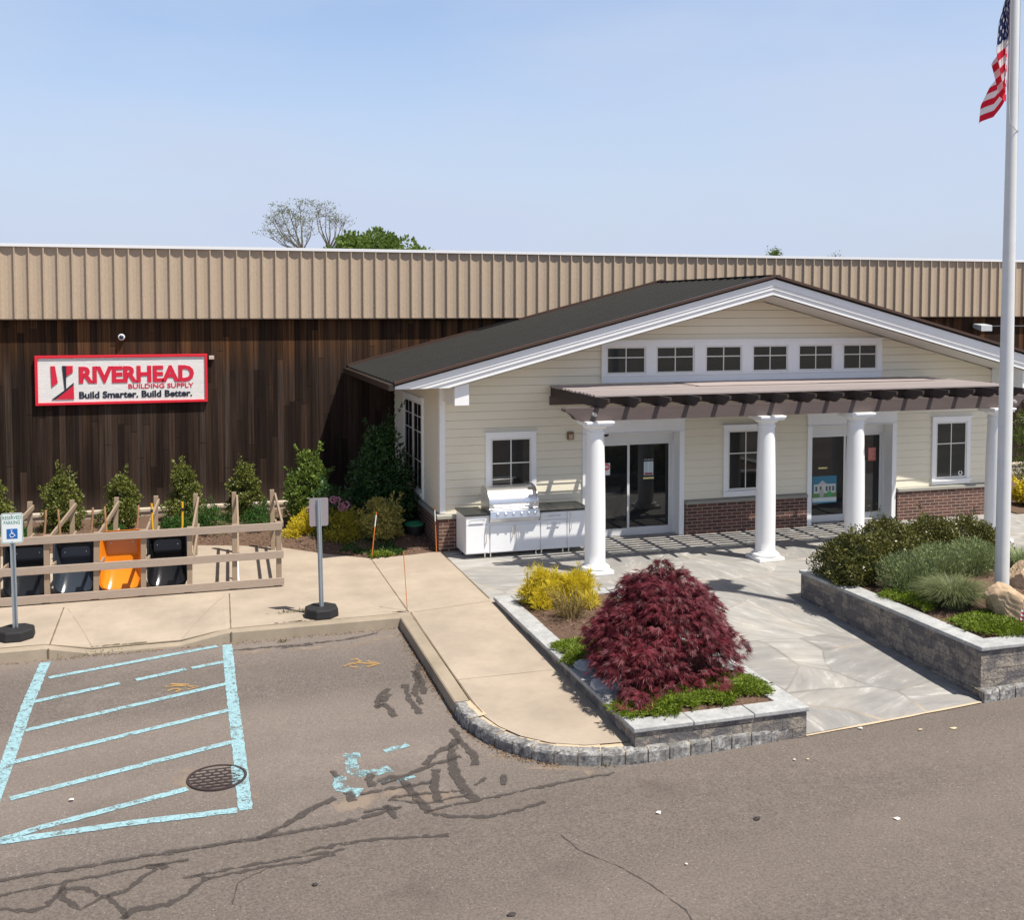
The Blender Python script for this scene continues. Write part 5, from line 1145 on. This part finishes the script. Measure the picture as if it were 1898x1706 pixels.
for i in range(nu):
    u = i / (nu - 1)
    for j in range(nv):
        v = j / (nv - 1)
        # light breeze from the lot: the cloth trails away from the lot in a sagging wave
        ph = min(2.999, u * 3); i_ = int(ph); f_ = ph - i_; c_ = (.5 - .5 * math.cos(6.283 * f_)) if i_ < 2 else (.5 - .5 * math.cos(3.1416 * min(1, f_ * 1.2)))
        A_ = (np.interp(v, [0, .12, .3, .58, 1], [.09, .16, .24, .27, .14]), np.interp(v, [0, .42, .58, .95, 1], [.03, .05, .36, .22, .16]), np.interp(v, [0, .45, .6, .8, 1], [.02, .08, .28, .42, .44]))[i_]
        sg_ = np.interp(u, [0, .33, .66, .8, 1], [0, .06, .18, .52, .58])
        a_ = A_ * c_; d_ = .75 * u
        x = FPx - .05 - .956 * a_ + .66 * d_ - .05 * (1 - u); y = FPy + .05 + .294 * a_ + .75 * d_ - (.16 * c_ if i_ < 2 else 0)
        z = ZT + .16 - HO * v * (1 if i_ < 2 else .9) - sg_ - (.42 if i_ < 2 else .16) * a_
        V.append((x, y, z)); UV.append((u, v))
b = MB(); b.v = V; b.f = [(i * nv + j, i * nv + j + 1, (i + 1) * nv + j + 1, (i + 1) * nv + j) for i in range(nu - 1) for j in range(nv - 1)]; b.m = [0] * len(b.f)
fl = b.build('flag', mat_flag(), origin=(FPx, FPy, ZT), smooth=True); tag(fl, 'limp stars and stripes flag hanging in folds at the flagpole', 'flag')
ul = fl.data.uv_layers.new(name='UVMap'); li = np.empty(len(fl.data.loops), dtype=np.int32); fl.data.loops.foreach_get('vertex_index', li); ul.data.foreach_set('uv', np.array(UV, dtype=np.float32)[li].ravel())

# ------------------------------------------------------------------ planting along the wall
HOL = leafmat('holly_leaf', (.060, .085, .016), (.23, .25, .055), .38, .15, 5)
BRT = leafmat('bright_leaf', (.060, .115, .016), (.22, .30, .06), .38, .25, 5)
DKL = leafmat('dark_leaf', (.028, .070, .020), (.06, .13, .035), .42, .2)
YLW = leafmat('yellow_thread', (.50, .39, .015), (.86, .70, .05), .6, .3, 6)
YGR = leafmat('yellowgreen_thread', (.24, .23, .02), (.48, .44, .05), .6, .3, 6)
VAR = leafmat('variegated_leaf', (.10, .12, .03), (.60, .52, .14), .5, .2, 9)
JUN = leafmat('juniper_green', (.080, .125, .008), (.21, .29, .02), .6, .2, 4)
LOWG = leafmat('low_green', (.030, .085, .015), (.075, .17, .03), .6, .2, 4)
cone_lab = ['leftmost young holly shrub, cut by the left edge of the photo', 'bushy young holly shrub by the plank wall, second from the left', 'conical young holly shrub directly behind the orange wheelbarrow', 'tallest conical holly, below the right end of the shop sign', 'narrow young holly shrub behind the empty bay of the rack']
for i, (cx, ty, w, pf, col) in enumerate(((-14, 888, 1.0, 'cone', HOL), (115, 878, .98, 'egg', HOL), (224, 880, 1.02, 'cone', HOL), (338, 862, 1.05, 'cone', HOL), (452, 860, .92, 'egg', HOL))):
    a = PY(cx, ty, 25.2); z = bz(a[0], 25.2)
    shrub('holly_shrub', cone_lab[i], 'shrub', (a[0], 25.2, z), w, a[2] - z, col, pf, 7000, .062, .036, 'young hollies along the plank wall', m=60, cr=.195, z0=.06)
a = PY(575, 842, 24.3); shrub('broadleaf_shrub', 'large bright green broadleaf shrub in the sun beside the dark corner', 'shrub', (a[0] - .1, 24.3, .15), 1.15, 1.72, BRT, 'egg', 5200, .085, .05, None, m=70, cr=.15)
a = PY(700, 800, 23.9); shrub('shaded_shrub', 'tall dark green shrub in the shaded corner of the entrance building', 'shrub', (a[0] + .1, 23.9, .12), 2.1, 2.35, DKL, 'cone', 10000, .085, .045, None, m=90, cr=.17)
shrub('shaded_shrub', 'low dark shrub in the shade under the side window', 'shrub', (4.45, 23.4, .1), .95, 1.15, DKL, 'round', 2600, .08, .045, None)
rh = shrub('rhododendron', 'dark rhododendron with pink flowers behind the blank sign', 'shrub', (3.0, 23.2, .08), 1.0, 1.15, DKL, 'round', 2600, .10, .035, None)
PNK = leafmat('pink_petal', (.55, .22, .36), (.75, .42, .56), .5, .4)
for x, y in ((625, 928), (633, 940), (641, 936), (618, 927), (637, 943), (576, 945)):
    c = PY(x, y, 22.72); n = 34; d = sph(n); leaf_mesh('blossom', c + d * .05, d + np.array([0, -.3, .2]), .05, .05, PNK, rh)
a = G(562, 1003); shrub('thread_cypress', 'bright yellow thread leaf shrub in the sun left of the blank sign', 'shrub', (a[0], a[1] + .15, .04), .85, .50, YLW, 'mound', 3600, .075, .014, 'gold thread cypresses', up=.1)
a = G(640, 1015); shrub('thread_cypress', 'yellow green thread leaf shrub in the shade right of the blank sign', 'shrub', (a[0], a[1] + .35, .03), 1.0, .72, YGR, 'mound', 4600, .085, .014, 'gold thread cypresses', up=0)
a = G(712, 1018); shrub('variegated_shrub', 'variegated cream and green shrub behind the orange stake', 'shrub', (a[0], a[1] + .45, .03), 1.15, .98, VAR, 'round', 4600, .07, .032, None)
carpet('ground_cover', 'low green ground cover at the walk edge before the variegated shrub', 'ground cover', [(640, 1022), (690, 1028), (740, 1026), (720, 1010), (650, 1008)], .02, 900, LOWG, .12, .07, .03)
carpet('ground_cover', 'sunlit sprig of ground cover at the very edge of the walk by the orange stake', 'ground cover', [(694, 1034), (722, 1031), (720, 1025), (695, 1028)], .02, 260, JUN, .06, .06, .025)
for k, (x, y, w, h, lab) in enumerate(((322, 978, .75, .34, 'low spreading green juniper left of the tallest holly'), (396, 985, 1.0, .48, 'low spreading green juniper with a pale sprig right of the tallest holly'), (478, 985, .85, .42, 'low spreading green juniper behind the end of the rack'), (30, 985, .8, .3, 'low green juniper behind the reserved parking sign'), (215, 985, .5, .25, 'small green juniper behind the orange wheelbarrow'))):
    a = PY(x, y, 24.3); shrub('spreading_juniper', lab, 'shrub', (a[0], 24.3, bz(a[0], 24.3)), w, h, LOWG, 'mound', 3000, .07, .018, 'spreading junipers in the wall bed', m=36, cr=.2)

# ------------------------------------------------------------------ left planter planting: red laceleaf maple
def mp(x, y): return SL_(x, y)
RDL = leafmat('red_lace_leaf', (.030, .0055, .009), (.225, .030, .046), .55, .26, 3.2)
mbase = np.array([6.13, 13.08, mp(6.13, 13.08)])
mt_ = thing('laceleaf_maple', 'weeping dark red laceleaf maple in the low left planter', 'tree', tuple(mbase))
b = MB(); trunk_top = mbase + np.array([.05, .1, .62]); b.tube([mbase, mbase + np.array([-.06, .03, .25]), mbase + np.array([.05, 0, .45]), trunk_top], [.07, .055, .05, .04], 8)
TW, TD, TL_, TS_ = [], [], [], []
pads = []
RM, HM = .84, 1.30
for i in range(54):                                   # layered, drooping sprays on a dome
    k = (i + .5) / 54; rr_ = RM * math.sqrt(k) * (.76 + .44 * rng.random()); az = i * 2.39996 + rng.normal() * .25
    q_ = rr_ / RM; zz = .26 + (HM - .26) * max(0.05, 1 - q_ ** 2.0) ** .75 + rng.normal() * .10
    pads.append((math.cos(az) * rr_, math.sin(az) * rr_ * .95, zz, .24 + .10 * rng.random(), 120))
for i in range(17):                                   # inner and skirt sprays
    az = rng.random() * 6.283; rr_ = RM * (.45 + .5 * rng.random()); pads.append((math.cos(az) * rr_, math.sin(az) * rr_, .22 + .35 * rng.random(), .24, 80))
for dx, dy, zz in ((-.70, -.45, .66), (-.82, -.62, .50), (-.55, -.75, .58), (-.66, -.85, .34), (-.80, -1.05, .20), (-.85, -.3, .45), (.12, .2, 1.46), (.32, .1, 1.34), (-.16, .05, 1.36), (.92, .25, .62), (.94, -.2, .5), (1.0, .5, .78), (.75, .3, 1.02)): pads.append((dx, dy, zz, .24, 120))
for dx, dy, zz, pr_, nt2 in pads:
    pc_ = mbase + np.array([dx, dy, max(.16, zz)]); outw = np.array([dx, dy, 0]); outw = outw / (np.linalg.norm(outw) + 1e-6)
    mid = trunk_top * .45 + pc_ * .55 + np.array([0, 0, .16]); b.tube([trunk_top, mid, pc_], [.02, .012, .005], 5)
    for q in range(nt2):
        a_ = rng.random() * 6.283; rad = pr_ * rng.random() ** .55; e_ = np.array([math.cos(a_), math.sin(a_), 0]); c = pc_ + e_ * rad + outw * .05 + np.array([0, 0, -1.1 * rad * rad / pr_ + rng.normal() * .022])
        c[2] = max(c[2], mbase[2] + .04 if dx > -.9 else -.05)
        o = e_ * .55 + outw * .45 + rng.normal(size=3) * .28 + np.array([0, 0, -.35 - 1.3 * rad]); o /= np.linalg.norm(o)
        s1 = np.cross(o, np.array([0, 0, 1.0]) + rng.normal(size=3) * .35); s1 /= np.linalg.norm(s1)
        for w_ in (-1.0, -.6, -.25, .05, .35, .7, 1.05):
            TW.append(c); TD.append(o * math.cos(w_) + s1 * math.sin(w_)); TL_.append((.095 if abs(w_) < .5 else .068) * (.7 + .6 * rng.random())); TS_.append(np.cross(o, s1))
b.build('branches', PM('maple_bark', (.06, .04, .035), .8), mt_, smooth=True)
TW, TD, TL_ = np.array(TW), np.array(TD), np.array(TL_)
leaf_mesh('foliage', TW, TD, TL_ * 1.15, TL_ * .125, RDL, mt_, S=np.array(TS_) + rng.normal(size=TW.shape) * .2)
for (x, y, w, h, lab) in ((1006, 1122, .92, .52, 'bright yellow thread leaf shrub at the far left corner of the low planter'), (1066, 1121, 1.0, .50, 'bright yellow thread leaf shrub between its twin and the red maple')):
    a = G(x, y, .1); shrub('thread_cypress', lab, 'shrub', (a[0], a[1], .1), w, h, YLW, 'mound', 5200, .13, .012, 'gold thread cypresses', up=.55, cr=.13, m=34)
a = G(1058, 1150, .1); tw = blades('twiggy_shrub', 'thin twiggy brown shrub between the yellow shrubs and the red maple', 'shrub', (a[0], a[1], mp(a[0], a[1])), 110, .52, .42, leafmat('dry_twig', (.16, .11, .06), (.30, .22, .10), .8, .05), wid=.005, droop=.12, rad=.2)
n = 900; d = sph(n); C = np.array([a[0], a[1], .28]) + d * np.array([.30, .30, .2]) * rng.random((n, 1)) ** .5
tw2 = leaf_mesh('foliage', C, d + np.array([0, 0, .5]), .035, .014, leafmat('olive_leaf', (.10, .09, .02), (.30, .22, .05), .6, .2), tw)
carpet('creeping_juniper', 'bright green creeping juniper spilling over the near left slab of the low planter', 'ground cover', [(1135, 1312), (1165, 1330), (1205, 1325), (1245, 1326), (1258, 1322), (1240, 1308), (1265, 1306), (1285, 1312), (1300, 1300), (1335, 1300), (1345, 1286), (1300, 1278), (1240, 1278), (1195, 1284), (1160, 1300)], .115, 11000, JUN, .05, .05, .015, 'creeping junipers')
carpet('creeping_juniper', 'bright green creeping juniper at the near right corner of the low planter', 'ground cover', [(1300, 1302), (1350, 1306), (1364, 1298), (1345, 1288), (1395, 1288), (1422, 1285), (1410, 1270), (1375, 1255), (1345, 1250), (1320, 1262), (1295, 1280)], .115, 9000, JUN, .06, .05, .015, 'creeping junipers')
carpet('creeping_juniper', 'bright green creeping juniper by the grey rock on the walk side of the low planter', 'ground cover', [(1022, 1202), (1050, 1192), (1100, 1188), (1125, 1215), (1110, 1232), (1065, 1235), (1042, 1228), (1058, 1214), (1045, 1208)], .115, 5000, JUN, .05, .05, .015, 'creeping junipers')
def rock(name, label, c, r, mat, seed, sub=4, amp=.3, flat=.7):
    import bmesh
    bm = bmesh.new(); bmesh.ops.create_icosphere(bm, subdivisions=sub, radius=1); rr = np.random.default_rng(seed); pl = nrm(rr.normal(size=(11, 3))); of = .62 + .3 * rr.random(11)
    for v in bm.verts:
        p = np.array(v.co); p /= np.linalg.norm(p); d = 1.0
        for k in range(11):
            t = p @ pl[k]
            if t > .15: d = min(d, of[k] / t)
        d += amp * .07 * (math.sin(p[0] * 7 + seed) * math.sin(p[1] * 9 + 1) + .6 * math.sin(p[2] * 21 + p[0] * 17 + 2 * math.sin(p[1] * 13)) + .3 * math.sin(p[0] * 41 + 3 * math.sin(p[1] * 23)))
        v.co = Vector((p * d * np.array(r)).tolist())
    me = bpy.data.meshes.new(name); bm.to_mesh(me); bm.free(); me.materials.append(mat); o = bpy.data.objects.new(name, me); sc.collection.objects.link(o); o.location = c
    me.polygons.foreach_set('use_smooth', [True] * len(me.polygons)); me.set_sharp_from_angle(angle=R(28)); return tag(o, label, 'rock')
GRYR = mat_granite('grey_rock', (.36, .38, .40), (.58, .59, .60), 16)
a = G(1092, 1240, .1); rock('rock', 'pale grey rock in the low planter left of the red maple', (a[0], a[1], .12), (.24, .2, .11), GRYR, 3)
a = G(1120, 1275, .1); rock('rock', 'pale grey rock half under the drooping red maple', (a[0] + .02, a[1], .12), (.26, .2, .12), GRYR, 5)

# ------------------------------------------------------------------ right planter planting
HDG = leafmat('hedge_leaf', (.038, .058, .012), (.20, .19, .05), .35, .12, 4)
BLG = leafmat('grey_green_leaf', (.095, .135, .045), (.32, .385, .17), .6, .2, 4)
def PR(x, y, z=.5): a = G(x, y, z); return a
for (x, y, w, h, lab) in ((1575, 1070, 1.35, .78, 'bronze green shrub at the left end of the planter hedge'), (1650, 1052, 1.6, .86, 'bronze green shrub second from the left of the planter hedge'), (1725, 1040, 1.6, .82, 'bronze green shrub in the middle of the planter hedge'), (1795, 1032, 1.5, .76, 'bronze green shrub at the right of the planter hedge beside the flagpole')):
    a = PR(x, y, .45); shrub('hedge_shrub', lab, 'shrub', (a[0], a[1], SR_(a[0], a[1])), w, h, HDG, 'egg', 13000, .046, .027, 'bronze hedge in the right planter', m=70, cr=.16)
a = PR(1572, 1082, .45); shrub('hedge_shrub', 'low bronze green shrub at the front corner of the planter hedge', 'shrub', (a[0] + .05, a[1], .42), .85, .62, HDG, 'round', 3600, .058, .034, 'bronze hedge in the right planter', m=50)
for (x, y, n, L, s, lab) in ((1682, 1095, 900, .62, .50, 'grey green upright perennial clump before the hedge'), (1738, 1078, 800, .62, .48, 'grey green perennial clump close behind the dry grass'), (1800, 1068, 800, .62, .45, 'grey green perennial clump left of the flagpole')):
    a = PR(x, y, .45); o = blades('perennial_clump', lab, 'plant', (a[0], a[1], SR_(a[0], a[1])), n // 3, L, s * .8, BLG, 'grey green perennials in the right planter', wid=.006, droop=.25, rad=.22)
    m_ = 3000; ang = rng.random(m_) * 6.283; rr_ = rng.random(m_) ** .5 * s * .95; z_ = (.08 + .92 * rng.random(m_)) * L * (1 - .38 * (rr_ / s) ** 2)
    C = np.stack([a[0] + np.cos(ang) * rr_, a[1] + np.sin(ang) * rr_, SR_(a[0], a[1]) + z_], 1); D = np.stack([np.cos(ang) * .5, np.sin(ang) * .5, np.full(m_, .9)], 1) + rng.normal(size=(m_, 3)) * .4
    leaf_mesh('foliage', C, D, .07 * (.7 + .6 * rng.random(m_)), .016, BLG, o)
a = PR(1768, 1125, .45); blades('ornamental_grass', 'arching dry green ornamental grass clump in the right planter', 'grass clump', (a[0], a[1], SR_(a[0], a[1])), 2600, .70, .50, leafmat('grass_blade', (.09, .125, .045), (.28, .31, .14), .6, .25, 3), wid=.004, droop=.5, rad=.24)
a = PR(1888, 1060, .45); blades('ornamental_grass', 'grey green grass clump at the right edge behind the boulders', 'grass clump', (a[0], a[1], SR_(a[0], a[1])), 900, .55, .45, BLG, wid=.007, droop=.4, rad=.2)
carpet('creeping_juniper', 'bright green creeping juniper behind the left wall of the right planter', 'ground cover', [(1630, 1105), (1660, 1097), (1705, 1092), (1722, 1108), (1722, 1134), (1690, 1120)], .47, 5000, JUN, .06, .05, .015, 'creeping junipers')
carpet('creeping_juniper', 'bright green creeping juniper at the near corner below the boulder', 'ground cover', [(1764, 1155), (1800, 1142), (1840, 1138), (1870, 1152), (1898, 1160), (1930, 1165), (1925, 1178), (1860, 1178), (1820, 1174), (1790, 1166)], .47, 8000, JUN, .06, .05, .015, 'creeping junipers')
SAND = mat_granite('tan_boulder', (.44, .30, .18), (.66, .50, .33), 9)
a = PR(1878, 1148, .45); rock('boulder', 'tan boulder at the foot of the flagpole', (a[0], a[1] + .15, .62), (.36, .32, .36), SAND, 11, 5)
a = PR(1905, 1100, .45); rock('boulder', 'second tan boulder behind and right of the first', (a[0] + .1, a[1] + .2, .62), (.32, .3, .36), SAND, 17, 5)
a = PR(1893, 1160, .45); t = thing('small_flag', 'small red and white striped flag on a stick beside the boulder', 'flag', tuple(a)); MB().tube([a, a + np.array([.03, -.0, .38])], .005, 6).build('stick', WOODH, t)
b = MB()
for k in range(6):
    q0, q1 = .02 + k * .03, .05 + k * .03; b.add([(a[0] - .08 + .004 * k + x * .13, a[1] - .06 + .03 * math.sin(x * 5), a[2] + q + .06 - .06 * x) for q in (q0, q1) for x in (0, .4, .75, 1)], [(0, 1, 5, 4), (1, 2, 6, 5), (2, 3, 7, 6)], k % 2)
b.build('cloth', [PM('faded_flag_red', (.42, .03, .07), .8), PM('faded_flag_white', (.66, .62, .62), .8)], t)
# planting right of the entrance building, seen past the flagpole
for (x, y, Y, w, h, mat, lab) in ((1905, 900, 22.6, 1.8, 2.9, BRT, 'tall green shrub at the right edge beside the entrance building'), (1895, 955, 21.9, .95, .75, YLW, 'yellow thread leaf shrub at the right edge below the tall green shrub')):
    a = PY(x, y, Y); shrub('edge_shrub', lab, 'shrub', (a[0] + .35, Y, 0.0), w, h, mat, 'egg', 5200, .10, .03, None, m=70)
struct(MB().box(19.6, 40, 21.2, 26.4, -.02, .03).build('planting_bed', MULCH))

# ------------------------------------------------------------------ trees behind the warehouse
FARL = leafmat('far_leaf', (.06, .11, .015), (.16, .24, .04), .6, .3, .6)
SPRS = leafmat('sparse_leaf', (.07, .10, .03), (.17, .20, .06), .6, .3, .6)
def tree(name, label, base, h, spread, leaf, n, twig_only=False, seed=1, flat=True, L=.26):
    r_ = random.Random(seed); t = thing(name, label, 'tree', base); b = MB(); tips = []
    def grow(p, d, ln, rad, lv):
        pts = [p]; q = np.array(p, float); dd = np.array(d, float)
        for k in range(3):
            dd = dd + np.array([r_.gauss(0, .10), r_.gauss(0, .10), .05]); dd /= np.linalg.norm(dd); q = q + dd * ln / 3; pts.append(q.copy())
        b.tube(pts, list(np.linspace(rad, rad * .62, 4)), 5, cap=False)
        if lv == 0: tips.append(q); return
        for k in range(r_.choice((2, 3)) if lv > 1 else 3):
            a = r_.random() * 6.283; o = np.array([math.cos(a), math.sin(a), .15]) * (.42 + .2 * r_.random()) * spread
            nd = dd + o; nd /= np.linalg.norm(nd); grow(q, nd, ln * (.68 + .14 * r_.random()), rad * .58, lv - 1)
    grow(base, (0, 0, 1), h * .34, h * .020, 5)
    b.build('trunk', PM('far_bark', (.14, .12, .10), .9), t, smooth=True)
    tips = np.array(tips); m_ = n; idx = rng.integers(0, len(tips), m_); keep = rng.random(len(tips)) < .62; idx = idx[keep[idx]]
    C = tips[idx] + rng.normal(size=(len(idx), 3)) * np.array([.35, .35, .12]); leaf_mesh('crown', C, rng.normal(size=(len(idx), 3)) + np.array([0, 0, -.2]), L * (.6 + .7 * rng.random(len(idx))), L * .45, leaf, t); return t
def vase_tree(name, label, root, tips, Y, leafy, seed):
    r_ = np.random.default_rng(seed); P0 = PY(root[0], root[1], Y); t = thing(name, label, 'tree', (P0[0], Y, 0)); b = MB(); ends = []
    b.tube([(P0[0], Y, 0), P0 - np.array([0, 0, .3])], [.28, .13], 8)
    for px_, py_ in tips:
        E_ = PY(px_, py_, Y) + np.array([0, r_.normal() * 1.1, 0]); mid = P0 * .45 + E_ * .55 + np.array([(E_[0] - P0[0]) * .10, 0, -(E_[2] - P0[2]) * .02]) + r_.normal(size=3) * .07
        q = [P0 - np.array([0, 0, .4]), P0 * .75 + E_ * .25 + np.array([-(E_[0] - P0[0]) * .07, 0, .05]), mid, E_]
        b.tube(q, [.06, .042, .028, .010], 5)
        for k in range(7):
            f_ = .45 + .55 * r_.random(); c0 = mid * (1 - f_) + E_ * f_; c1 = c0 + np.array([r_.normal() * .28, r_.normal() * .28, .18 + .22 * r_.random()]); b.tube([c0, (c0 + c1) / 2 + r_.normal(size=3) * .03, c1], [.013, .009, .005], 4); ends.append(c1)
            for j in range(3): c2 = c1 + np.array([r_.normal() * .2, r_.normal() * .2, .10 + .12 * r_.random()]); b.tube([c1, c2], [.006, .003], 3); ends.append(c2)
    b.build('trunk', PM('far_bark', (.14, .12, .10), .9), t, smooth=True)
    ends = np.array(ends); idx = r_.integers(0, len(ends), leafy); C = ends[idx] + r_.normal(size=(leafy, 3)) * np.array([.12, .12, .05])
    leaf_mesh('crown', C, r_.normal(size=(leafy, 3)) + np.array([0, 0, -.1]), .11 * (.6 + .8 * r_.random(leafy)), .05, SPRS, t); return t
vase_tree('bare_tree', 'tall thin tree with wispy leaf clusters, left of the pair above the warehouse roof', (561, 476), [(501, 410), (499, 428), (508, 400), (522, 390), (536, 386), (556, 379), (566, 385), (572, 412), (503, 437), (527, 446), (546, 420), (578, 432), (534, 430), (520, 418), (548, 402), (540, 452)], 60, 1500, 4)
vase_tree('bare_tree', 'nearly bare thin tree with one leafy top, right of the pair above the roof', (611, 476), [(583, 386), (592, 383), (604, 387), (612, 392), (620, 398), (632, 405), (641, 412), (616, 415), (586, 412), (628, 420)], 61, 420, 9)
cl = []
a = PY(690, 445, 60); bx_ = a[0]
for k in range(60):
    x = rng.normal() * 1.7; cl.append((bx_ + np.clip(x, -2.8, 2.8), 60 + rng.normal() * 1.2, 8.9 - .16 * x * x * .5 - rng.random() * 1.6 + .25 * rng.normal(), .45 + .3 * rng.random()))
t = thing('leafy_tree', 'rounded green tree crown just above the warehouse roof line', 'tree', (bx_, 60, 0)); C, o = clump_leaves(cl, 9000, .55); leaf_mesh('crown', C, o + rng.normal(size=C.shape) * .5 + np.array([0, 0, .3]), .24, .15, FARL, t); MB().tube([(bx_, 60, 0), (bx_ + .2, 60, 4), (bx_, 60, 8)], [.25, .2, .08], 8).build('trunk', PM('far_bark', (.14, .12, .10), .9), t)
for k, (x, y, lab) in enumerate(((1436, 464, 'tiny tree top above the warehouse roof near the gable peak'), (1549, 468, 'faint bare tree top above the warehouse roof right of the gable peak'))):
    a = PY(x, y, 75); t = thing('distant_tree', lab, 'tree', (a[0], 75, 0)); MB().tube([(a[0], 75, 0), (a[0], 75, a[2] - .2)], [.2, .05], 6).build('trunk', PM('far_bark', (.14, .12, .10), .9), t)
    n = 240 if k == 0 else 50; leaf_mesh('crown', np.array([a[0], 75, a[2] - .35]) + rng.normal(size=(n, 3)) * np.array([.28, .28, .22]), rng.normal(size=(n, 3)) + np.array([0, 0, .6]), .25, .10 if k == 0 else .04, FARL if k == 0 else SPRS, t)

n = 900; k_ = rng.random(n); P_ = np.array([GA(*p)[:2] for p in ((748, 1172), (775, 1215), (803, 1262), (840, 1315), (880, 1362), (950, 1402), (1040, 1421))]); tt_ = np.linspace(0, 1, len(P_)); kk = np.where(k_ < .5, k_ * .9, k_)
C = np.stack([np.interp(kk, tt_, P_[:, 0]) - np.abs(rng.normal(size=n)) * .06, np.interp(kk, tt_, P_[:, 1]) + rng.normal(size=n) * .03, np.zeros(n)], 1); C[:, 2] = [zr(y) + .01 for y in C[:, 1]]
C2 = np.stack([3.3 - 6 * rng.random(400), 17.03 - np.abs(rng.normal(size=400)) * .05, np.full(400, zr(17.0) + .01)], 1)
o = leaf_mesh('leaf_litter', np.vstack([C, C2]), rng.normal(size=(n + 400, 3)) * np.array([1, 1, .1]), .02 + .03 * rng.random(n + 400), .014, leafmat('litter_leaf', (.16, .085, .04), (.34, .22, .12), .9, 0, 6)); o['kind'] = 'stuff'; o['label'] = 'dry brown leaf litter gathered along the foot of the kerb'; o['category'] = 'leaf litter'
# ------------------------------------------------------------------ litter and small things on the ground
LIT = PM('litter_paper', (.66, .63, .58), .7); LFD = PM('dead_leaf', (.035, .028, .026), .8); TANB = PM('tan_scrap', (.60, .48, .30), .8)
for x, y, s, mat, lab, cat in ((1221, 1510, .10, LIT, 'crumpled pale paper scrap on the road below the block kerb', 'litter'), (1662, 1521, .11, LIT, 'white torn paper scrap alone on the right of the road', 'litter'), (1594, 1353, .11, LIT, 'white paper scrap on the road just below the patio ramp', 'litter'), (1705, 1356, .12, TANB, 'thin pale twig on the road below the ramp', 'twig'), (1768, 1353, .17, TANB, 'largest tan twig scrap on the road right of the ramp', 'twig'),
                              (1403, 1521, .14, LFD, 'dark dead leaf in the middle of the road', 'leaf'), (583, 1644, .10, LFD, 'dark dead leaf on the road below the tar seams', 'leaf'), (1272, 1606, .06, LIT, 'small pale pebble on the road', 'pebble'), (132, 1486, .10, LIT, 'white scrap between the blue hatching lines', 'litter'), (1472, 1412, .06, LIT, 'pale crumb near the kerb end on the road', 'litter'), (1497, 1411, .08, TANB, 'pale sliver near the kerb end on the road', 'litter'), (948, 1700, .12, LFD, 'dark leaf at the bottom edge of the road', 'leaf')):
    s *= .75; a = GA(x, y, .014); b = MB(); n = 7; th = rng.random() * 6; P = []
    for k in range(n): q = 6.283 * k / n; r_ = s / 2 * (.6 + .5 * rng.random()); P.append((a[0] + r_ * math.cos(q + th), a[1] + r_ * math.sin(q + th) * (.35 if 'twig' in lab or 'sliver' in lab else .75), a[2] + .012 * rng.random()))
    b.add(P + [(a[0], a[1], a[2] + .018)], [(k, (k + 1) % n, n) for k in range(n)]); tag(b.build(cat if cat != 'litter' else 'paper_scrap', mat, origin=tuple(a), solid=.002), lab, cat)
WEED = leafmat('weed', (.09, .12, .03), (.26, .22, .09), .7, .2, 8)
for x, y, n, w in ((160, 1216, 60, .14), (95, 1217, 50, .07), (200, 1211, 60, .12), (540, 1155, 70, .16), (570, 1153, 50, .1), (523, 1192, 40, .05), (672, 1163, 25, .05), (1127, 1421, 45, .05)):
    a = GA(x, y); C = np.stack([a[0] + rng.normal(size=n) * w, a[1] + rng.normal(size=n) * .02 + .02, np.full(n, a[2] + .005 + (.17 if x in (540, 570) else 0))], 1)
    o = leaf_mesh('weed', C, rng.normal(size=(n, 3)) * .7 + np.array([0, -.1, .6]), .06 * (.6 + rng.random(n)), .012, WEED, origin=tuple(a)); tag(o, 'small tuft of dry weeds growing in the kerb joint', 'weed', 'weeds in the kerb joints')
